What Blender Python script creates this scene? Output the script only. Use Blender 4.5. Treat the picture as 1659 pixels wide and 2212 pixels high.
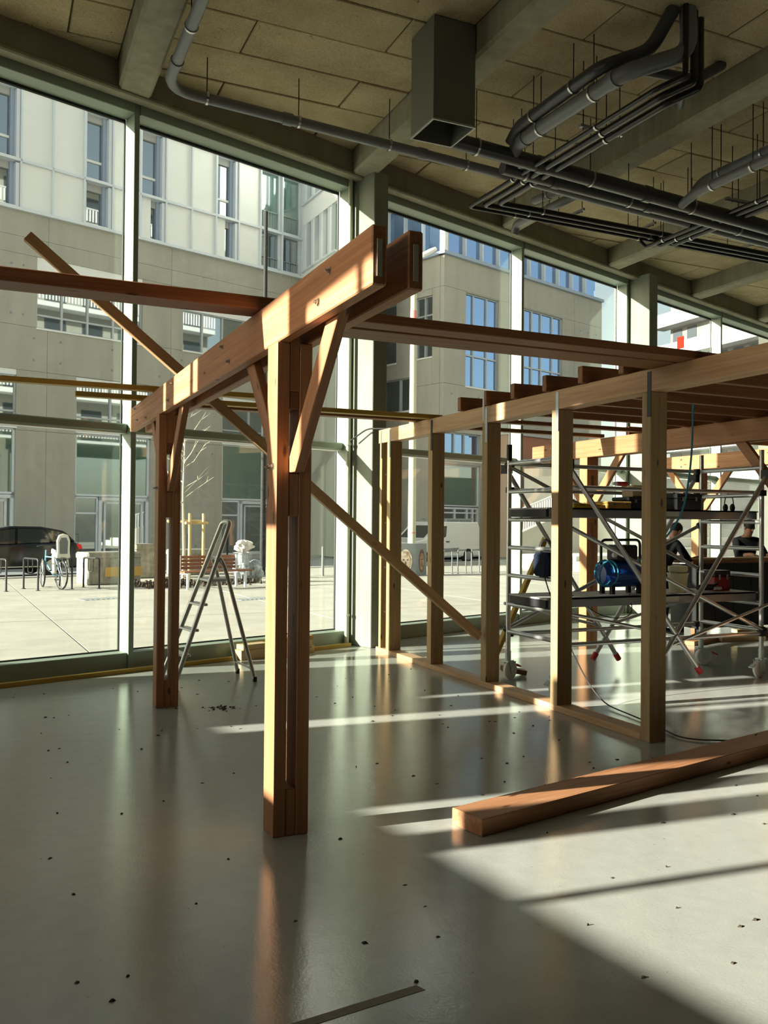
import bpy, math, random
from mathutils import Vector, Matrix, Quaternion
random.seed(7)
for o in list(bpy.data.objects): bpy.data.objects.remove(o)
SC = bpy.context.scene
COL = SC.collection
rad = math.radians

# ------------------------------------------------------------------ camera
def make_camera():
    yaw, pitch, roll = rad(-24.42), rad(0.7112), rad(-0.4977)
    cyw, syw = math.cos(yaw), math.sin(yaw)
    F = Vector((-syw*math.cos(pitch), cyw*math.cos(pitch), math.sin(pitch)))
    r = Vector((cyw, syw, 0)); d = F.cross(r)
    R = r*math.cos(roll) + d*math.sin(roll)
    D = -r*math.sin(roll) + d*math.cos(roll)
    U = -D; B = -F
    cam = bpy.data.cameras.new('camera'); ob = bpy.data.objects.new('camera', cam)
    COL.objects.link(ob)
    ob.matrix_world = Matrix(((R.x, U.x, B.x, 0), (R.y, U.y, B.y, 0), (R.z, U.z, B.z, 1.6), (0, 0, 0, 1)))
    cam.sensor_fit = 'HORIZONTAL'; cam.sensor_width = 36.0
    cam.lens = 36.0*1890.24/1659.0
    cam.clip_start = 0.05; cam.clip_end = 400
    SC.camera = ob
make_camera()

# ------------------------------------------------------------------ sky, sun, exposure
SUN_AZ = rad(-5.0)          # direction the light travels in plan
SUN_SLOPE = 0.30            # drop per metre travelled
SUN_EL = math.atan(SUN_SLOPE)
w = bpy.data.worlds.new('sky'); SC.world = w; w.use_nodes = True
nt = w.node_tree; nt.nodes.clear()
sky = nt.nodes.new('ShaderNodeTexSky'); sky.sky_type = 'NISHITA'
sky.sun_disc = False; sky.sun_elevation = SUN_EL
sky.sun_rotation = rad(-85.0)
sky.air_density = 1.0; sky.dust_density = 1.6; sky.ozone_density = 1.0
bg = nt.nodes.new('ShaderNodeBackground'); bg.inputs['Strength'].default_value = 0.30
wo = nt.nodes.new('ShaderNodeOutputWorld')
hsv = nt.nodes.new('ShaderNodeHueSaturation'); hsv.inputs['Saturation'].default_value = 0.55
tint = nt.nodes.new('ShaderNodeMix'); tint.data_type = 'RGBA'; tint.blend_type = 'MULTIPLY'; tint.inputs[0].default_value = 1.0; tint.inputs[7].default_value = (1.0, .985, .90, 1)
nt.links.new(sky.outputs[0], hsv.inputs['Color']); nt.links.new(hsv.outputs[0], tint.inputs[6]); nt.links.new(tint.outputs[2], bg.inputs[0]); nt.links.new(bg.outputs[0], wo.inputs[0])
sl = bpy.data.lights.new('sun', 'SUN'); sl.energy = 24.0; sl.angle = rad(0.6); sl.color = (1.0, 0.95, 0.83)
so = bpy.data.objects.new('sun', sl); COL.objects.link(so)
trav = Vector((math.cos(SUN_AZ), math.sin(SUN_AZ), -SUN_SLOPE)).normalized()
so.rotation_euler = trav.to_track_quat('-Z', 'Y').to_euler(); so.location = (-30, 8, 25)
SC.view_settings.view_transform = 'Standard'; SC.view_settings.look = 'None'
SC.view_settings.gamma = 1.0; SC.view_settings.use_curve_mapping = False
SC.view_settings.exposure = -0.24

# ------------------------------------------------------------------ helpers
GA = rad(18.11); G = Vector((math.cos(GA), math.sin(GA), 0)); NV = Vector((-math.sin(GA), math.cos(GA), 0))
M1 = Vector((1.42, 9.69, 0))
def fw(s, n, z=0.0):                # facade frame: s along the glazing, n outwards, z up
    p = M1 + G*s + NV*n; return Vector((p.x, p.y, z))
def fn(p):                          # outward offset of a plan point from the mullion line
    return (Vector((p[0], p[1], 0)) - M1).dot(NV)

class MB:
    def __init__(s): s.v = []; s.f = []
    def add(s, vs, fs):
        b = len(s.v); s.v += [tuple(v) for v in vs]; s.f += [tuple(i+b for i in f) for f in fs]; return s
    def hexa(s, c):   # 8 corners: bottom 0-3 ccw, top 4-7
        return s.add(c, [(3,2,1,0),(4,5,6,7),(0,1,5,4),(1,2,6,5),(2,3,7,6),(3,0,4,7)])
    def box(s, x0, x1, y0, y1, z0, z1):
        return s.hexa([(x0,y0,z0),(x1,y0,z0),(x1,y1,z0),(x0,y1,z0),(x0,y0,z1),(x1,y0,z1),(x1,y1,z1),(x0,y1,z1)])
    def fbox(s, s0, s1, n0, n1, z0, z1):
        return s.hexa([fw(s0,n0,z0),fw(s1,n0,z0),fw(s1,n1,z0),fw(s0,n1,z0),fw(s0,n0,z1),fw(s1,n0,z1),fw(s1,n1,z1),fw(s0,n1,z1)])
    def bar(s, p0, p1, w, h, up=(0,0,1)):
        p0, p1 = Vector(p0), Vector(p1); x = (p1-p0).normalized(); up = Vector(up)
        y = up.cross(x)
        if y.length < 1e-4: y = Vector((0,1,0)).cross(x)
        y.normalize(); z = x.cross(y); a = y*w/2; b = z*h/2
        return s.hexa([p0-a-b, p1-a-b, p1+a-b, p0+a-b, p0-a+b, p1-a+b, p1+a+b, p0+a+b])
    def prism(s, poly, z0, z1):
        n = len(poly); vs = [(p[0],p[1],z0) for p in poly]+[(p[0],p[1],z1) for p in poly]
        fs = [tuple(range(n-1,-1,-1)), tuple(range(n,2*n))]+[(i,(i+1)%n,n+(i+1)%n,n+i) for i in range(n)]
        return s.add(vs, fs)
    def extr(s, poly, o, ax, ay, az, t):   # polygon in plane (ax, ay) at o, extruded t along az
        o, ax, ay, az = Vector(o), Vector(ax), Vector(ay), Vector(az); n = len(poly)
        a = [o+ax*p[0]+ay*p[1] for p in poly]; b = [q+az*t for q in a]
        fs = [tuple(range(n-1,-1,-1)), tuple(range(n,2*n))]+[(i,(i+1)%n,n+(i+1)%n,n+i) for i in range(n)]
        return s.add(a+b, fs)
    def tube(s, path, r, k=10, caps=True, closed=False):
        P = [Vector(p) for p in path]; n = len(P)
        rs = r if isinstance(r, (list, tuple)) else [r]*n
        t0 = (P[1]-P[0]).normalized(); ref = Vector((0,0,1)) if abs(t0.z) < .9 else Vector((1,0,0))
        u = (ref - t0*ref.dot(t0)).normalized(); vs = []
        for i in range(n):
            if closed: t = (P[(i+1)%n]-P[i-1]).normalized()
            elif i == 0: t = t0
            elif i == n-1: t = (P[i]-P[i-1]).normalized()
            else: t = ((P[i]-P[i-1]).normalized()+(P[i+1]-P[i]).normalized()).normalized()
            u = (u - t*u.dot(t)).normalized(); q = t.cross(u)
            for j in range(k):
                a = 2*math.pi*j/k; vs.append(P[i]+(u*math.cos(a)+q*math.sin(a))*rs[i])
        fs = []
        for i in range(n if closed else n-1):
            i2 = (i+1) % n
            for j in range(k): fs.append((i*k+j, i*k+(j+1)%k, i2*k+(j+1)%k, i2*k+j))
        if caps and not closed: fs += [tuple(range(k-1,-1,-1)), tuple((n-1)*k+j for j in range(k))]
        return s.add(vs, fs)
    def lathe(s, prof, c, k=16, ax=(0,0,1)):
        c = Vector(c); q = Vector((0,0,1)).rotation_difference(Vector(ax)); vs = []; n = len(prof)
        for (r, z) in prof:
            for j in range(k):
                a = 2*math.pi*j/k; vs.append(c + q @ Vector((r*math.cos(a), r*math.sin(a), z)))
        fs = [(i*k+j, i*k+(j+1)%k, (i+1)*k+(j+1)%k, (i+1)*k+j) for i in range(n-1) for j in range(k)]
        fs += [tuple(range(k-1,-1,-1)), tuple((n-1)*k+j for j in range(k))]
        return s.add(vs, fs)
    def ell(s, c, rx, ry, rz, k=14, m=9, rot=None):
        c = Vector(c); vs = []; fs = []
        for i in range(m+1):
            t = math.pi*i/m
            for j in range(k):
                a = 2*math.pi*j/k
                p = Vector((rx*math.sin(t)*math.cos(a), ry*math.sin(t)*math.sin(a), rz*math.cos(t)))
                if rot: p = rot @ p
                vs.append(c+p)
        for i in range(m):
            for j in range(k): fs.append((i*k+j, (i+1)*k+j, (i+1)*k+(j+1)%k, i*k+(j+1)%k))
        return s.add(vs, fs)
    def build(s, name, mat, parent=None, smooth=False, bevel=0.0):
        me = bpy.data.meshes.new(name); me.from_pydata(s.v, [], s.f); me.update()
        me.materials.append(M[mat] if isinstance(mat, str) else mat)
        ob = bpy.data.objects.new(name, me); COL.objects.link(ob)
        if smooth:
            for p in me.polygons: p.use_smooth = True
            me.set_sharp_from_angle(angle=rad(40))
        if bevel:
            b = ob.modifiers.new('edge', 'BEVEL'); b.width = bevel; b.segments = 1; b.limit_method = 'ANGLE'
        if parent is not None: child(ob, parent)
        return ob
def child(ob, parent):
    ob.parent = parent; ob.matrix_parent_inverse = PW(parent).inverted()
def PW(o):
    m = Matrix.LocRotScale(o.location, o.rotation_euler, o.scale) if o.type == 'EMPTY' or o.parent is None else o.matrix_basis.copy()
    if o.parent is not None: m = PW(o.parent) @ o.matrix_parent_inverse @ o.matrix_basis
    return m
def tag(o, label=None, cat=None, group=None, kind=None):
    if label: o['label'] = label
    if cat: o['category'] = cat
    if group: o['group'] = group
    if kind: o['kind'] = kind
    return o
def thing(name, loc, label=None, cat=None, group=None, kind=None, rz=0.0):
    o = bpy.data.objects.new(name, None); COL.objects.link(o); o.empty_display_size = .1
    o.location = loc; o.rotation_euler = (0, 0, rz)
    return tag(o, label, cat, group, kind)
def dup(o, loc=None, rz=None, label=None, parent=None):
    c = o.copy(); COL.objects.link(c)
    if parent is not None: c.parent = parent
    if loc is not None: c.location = loc
    if rz is not None: c.rotation_euler = (0, 0, rz)
    if label: c['label'] = label
    for ch in list(o.children): dup(ch, parent=c)
    return c
def box(name, mat, x0, x1, y0, y1, z0, z1, parent=None, bevel=0.0): return MB().box(x0,x1,y0,y1,z0,z1).build(name, mat, parent, bevel=bevel)
def timber(name, p0, p1, w, h, mat, parent=None, up=(0,0,1), bevel=.004):
    """sawn member: local X runs along the grain, local Z is the height h"""
    p0, p1 = Vector(p0), Vector(p1); L = (p1-p0).length; x = (p1-p0)/L; y = Vector(up).cross(x)
    if y.length < 1e-4: y = Vector((0,1,0))
    y.normalize(); z = x.cross(y)
    mb = MB().box(0, L, -w/2, w/2, -h/2, h/2)
    ob = mb.build(name, mat, None, bevel=bevel)
    ob.matrix_world = Matrix(((x.x,y.x,z.x,p0.x),(x.y,y.y,z.y,p0.y),(x.z,y.z,z.z,p0.z),(0,0,0,1)))
    if parent is not None:
        mw = ob.matrix_world.copy(); ob.parent = parent; ob.matrix_parent_inverse = PW(parent).inverted(); ob.matrix_basis = mw
    return ob
def timber_box(name, x0, x1, y0, y1, z0, z1, mat, parent=None, bevel=.004):
    d = (x1-x0, y1-y0, z1-z0); a = d.index(max(d)); c = [(x0+x1)/2, (y0+y1)/2, (z0+z1)/2]
    p0 = c[:]; p1 = c[:]; p0[a] = (x0,y0,z0)[a]; p1[a] = (x1,y1,z1)[a]
    if a == 0: w_, h_, up = d[1], d[2], (0,0,1)
    elif a == 1: w_, h_, up = d[0], d[2], (0,0,1)
    else: w_, h_, up = d[1], d[0], (1,0,0)
    return timber(name, p0, p1, w_, h_, mat, parent, up, bevel)

# ------------------------------------------------------------------ materials
M = {}
class NT:
    def __init__(s, name):
        s.m = bpy.data.materials.new(name); s.m.use_nodes = True; s.t = s.m.node_tree
        s.t.nodes.clear(); s.out = s.n('ShaderNodeOutputMaterial'); M[name] = s.m
    def n(s, typ, **kw):
        nd = s.t.nodes.new(typ)
        for k, v in kw.items():
            if k.startswith('i_'): nd.inputs[k[2:].replace('_', ' ')].default_value = v
            else: setattr(nd, k, v)
        return nd
    def l(s, a, b): s.t.links.new(a, b)
    def pbsdf(s, **kw):
        b = s.n('ShaderNodeBsdfPrincipled')
        for k, v in kw.items(): b.inputs[k].default_value = v
        s.l(b.outputs[0], s.out.inputs[0]); s.b = b; return b
    def coord(s, scale=(1,1,1), kind='Object', rnd=False):
        tc = s.n('ShaderNodeTexCoord'); mp = s.n('ShaderNodeMapping'); mp.inputs['Scale'].default_value = scale
        if rnd:
            oi = s.n('ShaderNodeObjectInfo'); mu = s.n('ShaderNodeVectorMath', operation='SCALE')
            cb = s.n('ShaderNodeCombineXYZ'); s.l(oi.outputs['Random'], cb.inputs[0]); s.l(oi.outputs['Random'], cb.inputs[1]); s.l(oi.outputs['Random'], cb.inputs[2])
            s.l(cb.outputs[0], mu.inputs[0]); mu.inputs['Scale'].default_value = 37.0
            ad = s.n('ShaderNodeVectorMath', operation='ADD'); s.l(tc.outputs[kind], ad.inputs[0]); s.l(mu.outputs[0], ad.inputs[1]); s.l(ad.outputs[0], mp.inputs[0])
        else: s.l(tc.outputs[kind], mp.inputs[0])
        return mp.outputs[0]
    def noise(s, vec, scale, detail=4, rough=.55, dist=0.0):
        nd = s.n('ShaderNodeTexNoise'); s.l(vec, nd.inputs['Vector'])
        nd.inputs['Scale'].default_value = scale; nd.inputs['Detail'].default_value = detail
        nd.inputs['Roughness'].default_value = rough; nd.inputs['Distortion'].default_value = dist
        return nd.outputs[0]
    def ramp(s, fac, stops):
        nd = s.n('ShaderNodeValToRGB'); e = nd.color_ramp.elements
        while len(e) < len(stops): e.new(.5)
        for i, (p, c) in enumerate(stops): e[i].position = p; e[i].color = (*c, 1) if len(c) == 3 else c
        s.l(fac, nd.inputs[0]); return nd.outputs[0]
    def mix(s, fac, a, b, blend='MIX'):
        nd = s.n('ShaderNodeMix', data_type='RGBA', blend_type=blend)
        for i, v in ((0, fac), (6, a), (7, b)):
            if hasattr(v, 'is_output') or hasattr(v, 'links'): s.l(v, nd.inputs[i])
            else: nd.inputs[i].default_value = (*v, 1) if isinstance(v, tuple) and len(v) == 3 else v
        return nd.outputs[2]
    def bump(s, h, strength=.2, dist=.01, base=None):
        nd = s.n('ShaderNodeBump'); nd.inputs['Strength'].default_value = strength; nd.inputs['Distance'].default_value = dist
        s.l(h, nd.inputs['Height'])
        if base is not None: s.l(base, nd.inputs['Normal'])
        return nd.outputs[0]
def flat(name, col, rough=.5, metal=0.0, spec=.5, **kw):
    t = NT(name); t.pbsdf(**{'Base Color': (*col, 1), 'Roughness': rough, 'Metallic': metal, 'Specular IOR Level': spec, **kw}); return t
def mottled(name, a, b, scale=6, rough=.7, metal=0.0, bump=.1, spec=.4, detail=6, kind='Object', stretch=(1,1,1), rnd=True):
    t = NT(name); v = t.coord(stretch, kind, rnd); n1 = t.noise(v, scale, detail)
    c = t.ramp(n1, [(.3, a), (.7, b)]); t.pbsdf(Roughness=rough, Metallic=metal, **{'Specular IOR Level': spec})
    t.l(c, t.b.inputs['Base Color'])
    if bump: t.l(t.bump(t.noise(v, scale*6, 5), bump), t.b.inputs['Normal'])
    return t
def wood(name, dark, mid, light, rough=.55, knots=True):
    t = NT(name); v = t.coord((.35, 9, 9), rnd=True)
    g1 = t.noise(v, 2.2, 6, .6, 1.2)
    v2 = t.coord((.8, 60, 60), rnd=True); g2 = t.noise(v2, 2.0, 3, .5)
    c = t.ramp(g1, [(.25, dark), (.5, mid), (.72, light)])
    c = t.mix(.28, c, t.ramp(g2, [(.3, tuple(x*.55 for x in dark)), (.7, light)]))
    if knots:
        v3 = t.coord((1.1, 3.5, 3.5), rnd=True); vo = t.n('ShaderNodeTexVoronoi'); t.l(v3, vo.inputs['Vector']); vo.inputs['Scale'].default_value = 2.1
        k = t.ramp(vo.outputs['Distance'], [(.05, (1,1,1)), (.11, (0,0,0))])
        c = t.mix(k, c, tuple(x*.35 for x in dark))
    oi = t.n('ShaderNodeObjectInfo'); mr = t.n('ShaderNodeMapRange'); t.l(oi.outputs['Random'], mr.inputs[0])
    mr.inputs[3].default_value = .85; mr.inputs[4].default_value = 1.12
    hs = t.n('ShaderNodeHueSaturation'); t.l(mr.outputs[0], hs.inputs['Value']); t.l(c, hs.inputs['Color'])
    t.pbsdf(Roughness=rough, **{'Specular IOR Level': .35}); t.l(hs.outputs[0], t.b.inputs['Base Color'])
    t.l(t.bump(g2, .12, .004), t.b.inputs['Normal'])
wood('fir', (.31,.128,.05), (.45,.21,.095), (.55,.295,.155))
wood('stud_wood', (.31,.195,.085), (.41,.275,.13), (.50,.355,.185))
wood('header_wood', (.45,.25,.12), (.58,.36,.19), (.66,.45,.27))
wood('formwork_wood', (.40,.25,.04), (.52,.34,.06), (.58,.40,.09), knots=False)
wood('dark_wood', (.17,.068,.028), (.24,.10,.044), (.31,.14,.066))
wood('brace_wood', (.36,.21,.09), (.50,.31,.15), (.58,.38,.20))
wood('pine_box', (.50,.36,.17), (.60,.45,.24), (.68,.53,.30))
wood('bench_wood', (.19,.065,.03), (.26,.10,.05), (.33,.14,.075), knots=False)
wood('stake_wood', (.50,.33,.12), (.62,.44,.18), (.70,.53,.26), knots=False)

def floor_material():
    t = NT('resin_floor'); v = t.coord()
    big = t.noise(v, .55, 5, .6); fine = t.noise(v, 9, 6, .6)
    c = t.ramp(big, [(.3, (.36,.38,.335)), (.7, (.42,.44,.395))])
    c = t.mix(.18, c, t.ramp(fine, [(.35, (.29,.30,.27)), (.65, (.46,.47,.425))]))
    spk = t.noise(v, 26, 2, .5); sp = t.ramp(spk, [(.21, (1,1,1)), (.26, (0,0,0))])
    c = t.mix(sp, c, (.20,.19,.16))
    t.pbsdf(**{'Specular IOR Level': .55}); t.l(c, t.b.inputs['Base Color'])
    r = t.n('ShaderNodeMapRange'); t.l(t.noise(v, 3.0, 5, .6), r.inputs[0]); r.inputs[3].default_value = .05; r.inputs[4].default_value = .13
    t.l(r.outputs[0], t.b.inputs['Roughness'])
    b1 = t.bump(t.noise(v, 75, 5, .6), .15, .004); b2 = t.bump(t.noise(v, 9, 4, .6), .08, .01, b1)
    t.l(b2, t.b.inputs['Normal'])
floor_material()
def woodwool():
    t = NT('wood_wool'); v = t.coord(rnd=True)
    a = t.noise(v, 55, 5, .7); b = t.noise(v, 2.2, 4, .6); d = t.noise(v, 16, 6, .7)
    c = t.ramp(a, [(.32, (.28,.225,.125)), (.62, (.52,.44,.275))])
    c = t.mix(.35, c, t.ramp(b, [(.35, (.33,.265,.155)), (.65, (.57,.49,.325))]))
    c = t.mix(t.ramp(d, [(.30, (1,1,1)), (.36, (0,0,0))]), c, (.16,.125,.07))
    oi = t.n('ShaderNodeObjectInfo'); mr = t.n('ShaderNodeMapRange'); t.l(oi.outputs['Random'], mr.inputs[0]); mr.inputs[3].default_value = .9; mr.inputs[4].default_value = 1.08
    hs = t.n('ShaderNodeHueSaturation'); t.l(mr.outputs[0], hs.inputs['Value']); t.l(c, hs.inputs['Color'])
    t.pbsdf(Roughness=.9, **{'Specular IOR Level': .1}); t.l(hs.outputs[0], t.b.inputs['Base Color'])
    t.l(t.bump(a, .5, .01), t.b.inputs['Normal'])
woodwool()
def concrete(name, a, b, scale=1.2, streak=True, rough=.8):
    t = NT(name); v = t.coord(); n1 = t.noise(v, scale, 7, .62); n2 = t.noise(t.coord((1,1,.12)), scale*4, 5, .6); n3 = t.noise(v, 30, 3)
    c = t.ramp(n1, [(.3, a), (.7, b)])
    if streak: c = t.mix(.3, c, t.ramp(n2, [(.35, tuple(x*.75 for x in a)), (.65, b)]))
    c = t.mix(t.ramp(n3, [(.24, (1,1,1)), (.30, (0,0,0))]), c, tuple(x*.55 for x in a))
    t.pbsdf(Roughness=rough, **{'Specular IOR Level': .25}); t.l(c, t.b.inputs['Base Color'])
    t.l(t.bump(n3, .12, .01), t.b.inputs['Normal'])
concrete('rib_concrete', (.235,.22,.155), (.37,.35,.26), 2.2)
concrete('spandrel_concrete', (.20,.185,.135), (.28,.265,.20))
concrete('column_concrete', (.22,.245,.195), (.31,.335,.275))
concrete('facade_concrete', (.41,.39,.335), (.47,.45,.39), .5)
concrete('plaza_concrete', (.36,.34,.295), (.43,.41,.355), .35)
concrete('kerb_stone', (.42,.41,.38), (.52,.51,.48), .8, False)
concrete('asphalt', (.22,.235,.25), (.28,.295,.31), .6, False)
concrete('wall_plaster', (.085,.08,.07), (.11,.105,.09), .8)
concrete('planter_concrete', (.16,.155,.125), (.40,.38,.31), 5.5)
concrete('white_steps', (.66,.63,.55), (.74,.71,.63), .6, False)
flat('frame_paint', (.285,.345,.275), .38)
flat('frame_gasket', (.02,.02,.02), .6)
flat('white_panel', (.86,.86,.835), .55); flat('white_frame', (.70,.745,.79), .45); flat('white_render', (.92,.92,.90), .7)
flat('shutter_blue', (.33,.40,.52), .5); flat('alu_frame', (.46,.48,.50), .4, .3)
flat('black_steel', (.025,.025,.027), .45, .3); flat('steel', (.55,.55,.54), .28, 1.0); flat('zinc', (.42,.44,.45), .38, .9)
flat('scaffold_alu', (.60,.61,.61), .32, .85); flat('ladder_alu', (.50,.51,.48), .35, .85)
flat('black_plastic', (.012,.012,.013), .5); flat('red_plastic', (.50,.03,.035), .45); flat('blue_paint', (.012,.06,.30), .25)
flat('blue_hose', (.02,.22,.33), .4); flat('pvc_grey', (.165,.175,.19), .38); flat('pvc_dark', (.055,.057,.065), .3)
flat('black_pipe', (.010,.010,.011), .32); flat('duct_steel', (.185,.195,.165), .5, .5); flat('duct_inside', (.012,.012,.01), .8)
flat('white_plastic', (.72,.73,.70), .4); flat('castor_paint', (.52,.62,.57), .35, .3); flat('cream_pipe', (.46,.475,.37), .45)
flat('paper_label', (.55,.53,.45), .7); flat('cable_black', (.012,.012,.012), .5)
flat('car_black', (.010,.010,.012), .08, 0, .6); flat('car_glass', (.03,.035,.035), .05, 0, .8); flat('rubber', (.012,.012,.012), .75)
flat('van_white', (.72,.73,.72), .25); flat('tail_red', (.75,.02,.03), .3); flat('cream_paint', (.50,.50,.36), .55); flat('bike_blue', (.14,.30,.40), .35)
flat('seat_cream', (.66,.65,.58), .5); flat('bollard_grey', (.13,.145,.145), .5); mottled('bag_clear', (.16,.20,.22), (.62,.66,.68), 9, .25, bump=.6); mottled('bag_white', (.55,.45,.38), (.80,.80,.77), 7, .4, bump=.5)
mottled('brush_cream', (.22,.14,.08), (.62,.55,.42), 7, .7, bump=0); mottled('brush_brown', (.06,.035,.02), (.20,.11,.06), 9, .7, bump=0); mottled('brush_tan', (.10,.055,.03), (.42,.27,.16), 8, .7, bump=0); flat('pink_paint', (.60,.22,.20), .6); flat('yellow_wood', (.60,.36,.08), .6); flat('bark', (.42,.39,.30), .8); flat('soil', (.055,.042,.028), .95)
flat('orange_cloth', (.40,.018,.008), .9, 0, .1); flat('skin', (.42,.22,.14), .55); flat('dark_cloth', (.006,.006,.007), .95, 0, .1); flat('denim', (.014,.02,.036), .9, 0, .1); flat('hair', (.012,.009,.007), .6)
flat('yellow_plastic', (.60,.40,.04), .45); flat('bucket_cream', (.60,.56,.35), .5); flat('gold_box', (.55,.33,.08), .6); flat('tin_red', (.30,.02,.03), .4); flat('ochre_band', (.55,.34,.08), .7)
flat('brick_far', (.36,.15,.09), .8); flat('kerb_dark', (.17,.17,.165), .8); flat('far_white', (.34,.34,.33), .7); flat('far_grey', (.42,.42,.41), .7); flat('lamp_glass', (.55,.57,.50), .2); flat('far_dark', (.06,.07,.08), .2, 0, .6)
def pane_glass(name, tint, refl=1.0):
    t = NT(name); tr = t.n('ShaderNodeBsdfTransparent'); tr.inputs[0].default_value = (*tint, 1)
    gl = t.n('ShaderNodeBsdfGlossy'); gl.inputs['Roughness'].default_value = 0.0; gl.inputs['Color'].default_value = (refl, refl, refl, 1)
    fr = t.n('ShaderNodeFresnel'); ge = t.n('ShaderNodeNewGeometry'); mr = t.n('ShaderNodeMapRange')
    mr.inputs[3].default_value = 1.45; mr.inputs[4].default_value = 1/1.45; t.l(ge.outputs['Backfacing'], mr.inputs[0]); t.l(mr.outputs[0], fr.inputs[0])
    mx = t.n('ShaderNodeMixShader'); t.l(fr.outputs[0], mx.inputs[0]); t.l(tr.outputs[0], mx.inputs[1]); t.l(gl.outputs[0], mx.inputs[2])
    t.l(mx.outputs[0], t.out.inputs[0])
pane_glass('clear_glass', (.93,.965,.94))
def mirror_glass(name, body, amt, tint=(.85,.92,.95)):
    t = NT(name); d = t.n('ShaderNodeBsdfDiffuse'); d.inputs[0].default_value = (*body, 1)
    gl = t.n('ShaderNodeBsdfGlossy'); gl.inputs['Roughness'].default_value = .02; gl.inputs['Color'].default_value = (*tint,1)
    mx = t.n('ShaderNodeMixShader'); mx.inputs[0].default_value = amt; t.l(d.outputs[0], mx.inputs[1]); t.l(gl.outputs[0], mx.inputs[2]); t.l(mx.outputs[0], t.out.inputs[0])
mirror_glass('window_glass', (.045,.06,.06), .42); mirror_glass('window_green', (.09,.17,.13), .30); mirror_glass('window_blue', (.03,.05,.09), .60, (.42,.60,.92))

# ------------------------------------------------------------------ the room
def clip(poly, a, b, c):            # keep a*x + b*y <= c
    out = []
    for i in range(len(poly)):
        p, q = poly[i], poly[(i+1) % len(poly)]; dp = a*p[0]+b*p[1]-c; dq = a*q[0]+b*q[1]-c
        if dp <= 0: out.append(p)
        if dp*dq < 0:
            t = dp/(dp-dq); out.append((p[0]+(q[0]-p[0])*t, p[1]+(q[1]-p[1])*t))
    return out
def keep_n(poly, lo=None, hi=None):
    k = M1.dot(NV)
    if hi is not None: poly = clip(poly, NV.x, NV.y, k+hi)
    if lo is not None and poly: poly = clip(poly, -NV.x, -NV.y, -(k+lo))
    return poly
WA = fw(-6.7, 0); WD = Vector((-0.13, 1, 0)).normalized()     # added side wall runs from the glazing corner towards the camera's side
def wp(y, off=0.0):                                             # plan point of the side wall at height-line y
    return Vector((WA.x+.13*(WA.y-y)+off, y, 0))
RX, RY = 17.5, -13.0
CEIL = 6.40
a, b, c_, d_ = wp(RY), fw(-6.7, .1), fw(17.2, .1), (RX, RY)
room = [(a.x-.1, RY), (RX, RY), (RX, fw((RX-M1.x)/G.x, .1).y), (b.x, b.y)]
tag(MB().prism(room, -.25, 0).build('floor', 'resin_floor'), 'grey-green poured resin floor with glossy scuffed finish', kind='structure')

ceil = tag(thing('ceiling', (6, 5, CEIL)), 'high ceiling of beige wood-wool boards between concrete ribs', kind='structure')
MB().prism(keep_n(room, hi=-.1), CEIL+.05, CEIL+.75).build('slab', 'spandrel_concrete', ceil)
ribs = [(-4.75,-4.4), (-1.78,-1.44), (1.19,1.54), (4.24,4.56), (7.06,7.41), (9.78,10.12), (12.55,12.9), (15.3,15.65)]
for x0, x1 in ribs:
    poly = keep_n([(x0, RY+.2), (x1, RY+.2), (x1, 20), (x0, 20)], hi=-.18)
    if x0 < -1 : poly = clip(poly, -1, 0, 4.2) if x0 < -4 else poly
    if poly: MB().prism(poly, CEIL-.30, CEIL+.06).build('rib', 'rib_concrete', ceil, bevel=.03)
random.seed(3)
for i in range(len(ribs)-1):
    fx0, fx1 = ribs[i][1], ribs[i+1][0]
    base = (7.45, 7.15, 8.10, 7.05, 7.30, 7.10, 7.0)[i]
    for r in range(-6, 14):
        y0 = base+.65*r; y1 = y0+.65
        if y0 < 4.6 or y0 > fw((fx1-M1.x)/G.x, 0).y+.2: continue
        cut = fx0 + (2.105 if (r+i) % 2 else .765) if i != 0 else fx0+1.3
        cut = min(max(cut, fx0+.5), fx1-.5)
        for xa, xb in ((fx0, cut), (cut, fx1)):
            poly = keep_n([(xa+.009, y0+.009), (xb-.009, y0+.009), (xb-.009, y1-.009), (xa+.009, y1-.009)], hi=-.19)
            if len(poly) < 3: continue
            dz = random.uniform(-.006, .006)
            MB().prism(poly, CEIL+dz, CEIL+.052).build('board', 'wood_wool', ceil, bevel=.008)
    poly = [(fx0+.005, RY+.2), (fx1-.005, RY+.2), (fx1-.005, base+.65*math.ceil((4.6-base)/.65)-.006), (fx0+.005, base+.65*math.ceil((4.6-base)/.65)-.006)]
    MB().prism(poly, CEIL, CEIL+.052).build('board', 'wood_wool', ceil)

# spandrel beam over the glazing
wf = tag(thing('wall_front', fw(3, 0, 6.1)), 'dark concrete spandrel beam above the tall glazing', kind='structure')
MB().fbox(-7.0, 17.3, -.20, .35, 6.12, 7.3).build('spandrel_beam', 'spandrel_concrete', wf)
MB().fbox(-7.0, 17.3, -.215, -.06, 6.07, 6.125).build('drip_ledge', 'rib_concrete', wf, bevel=.015)

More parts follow.
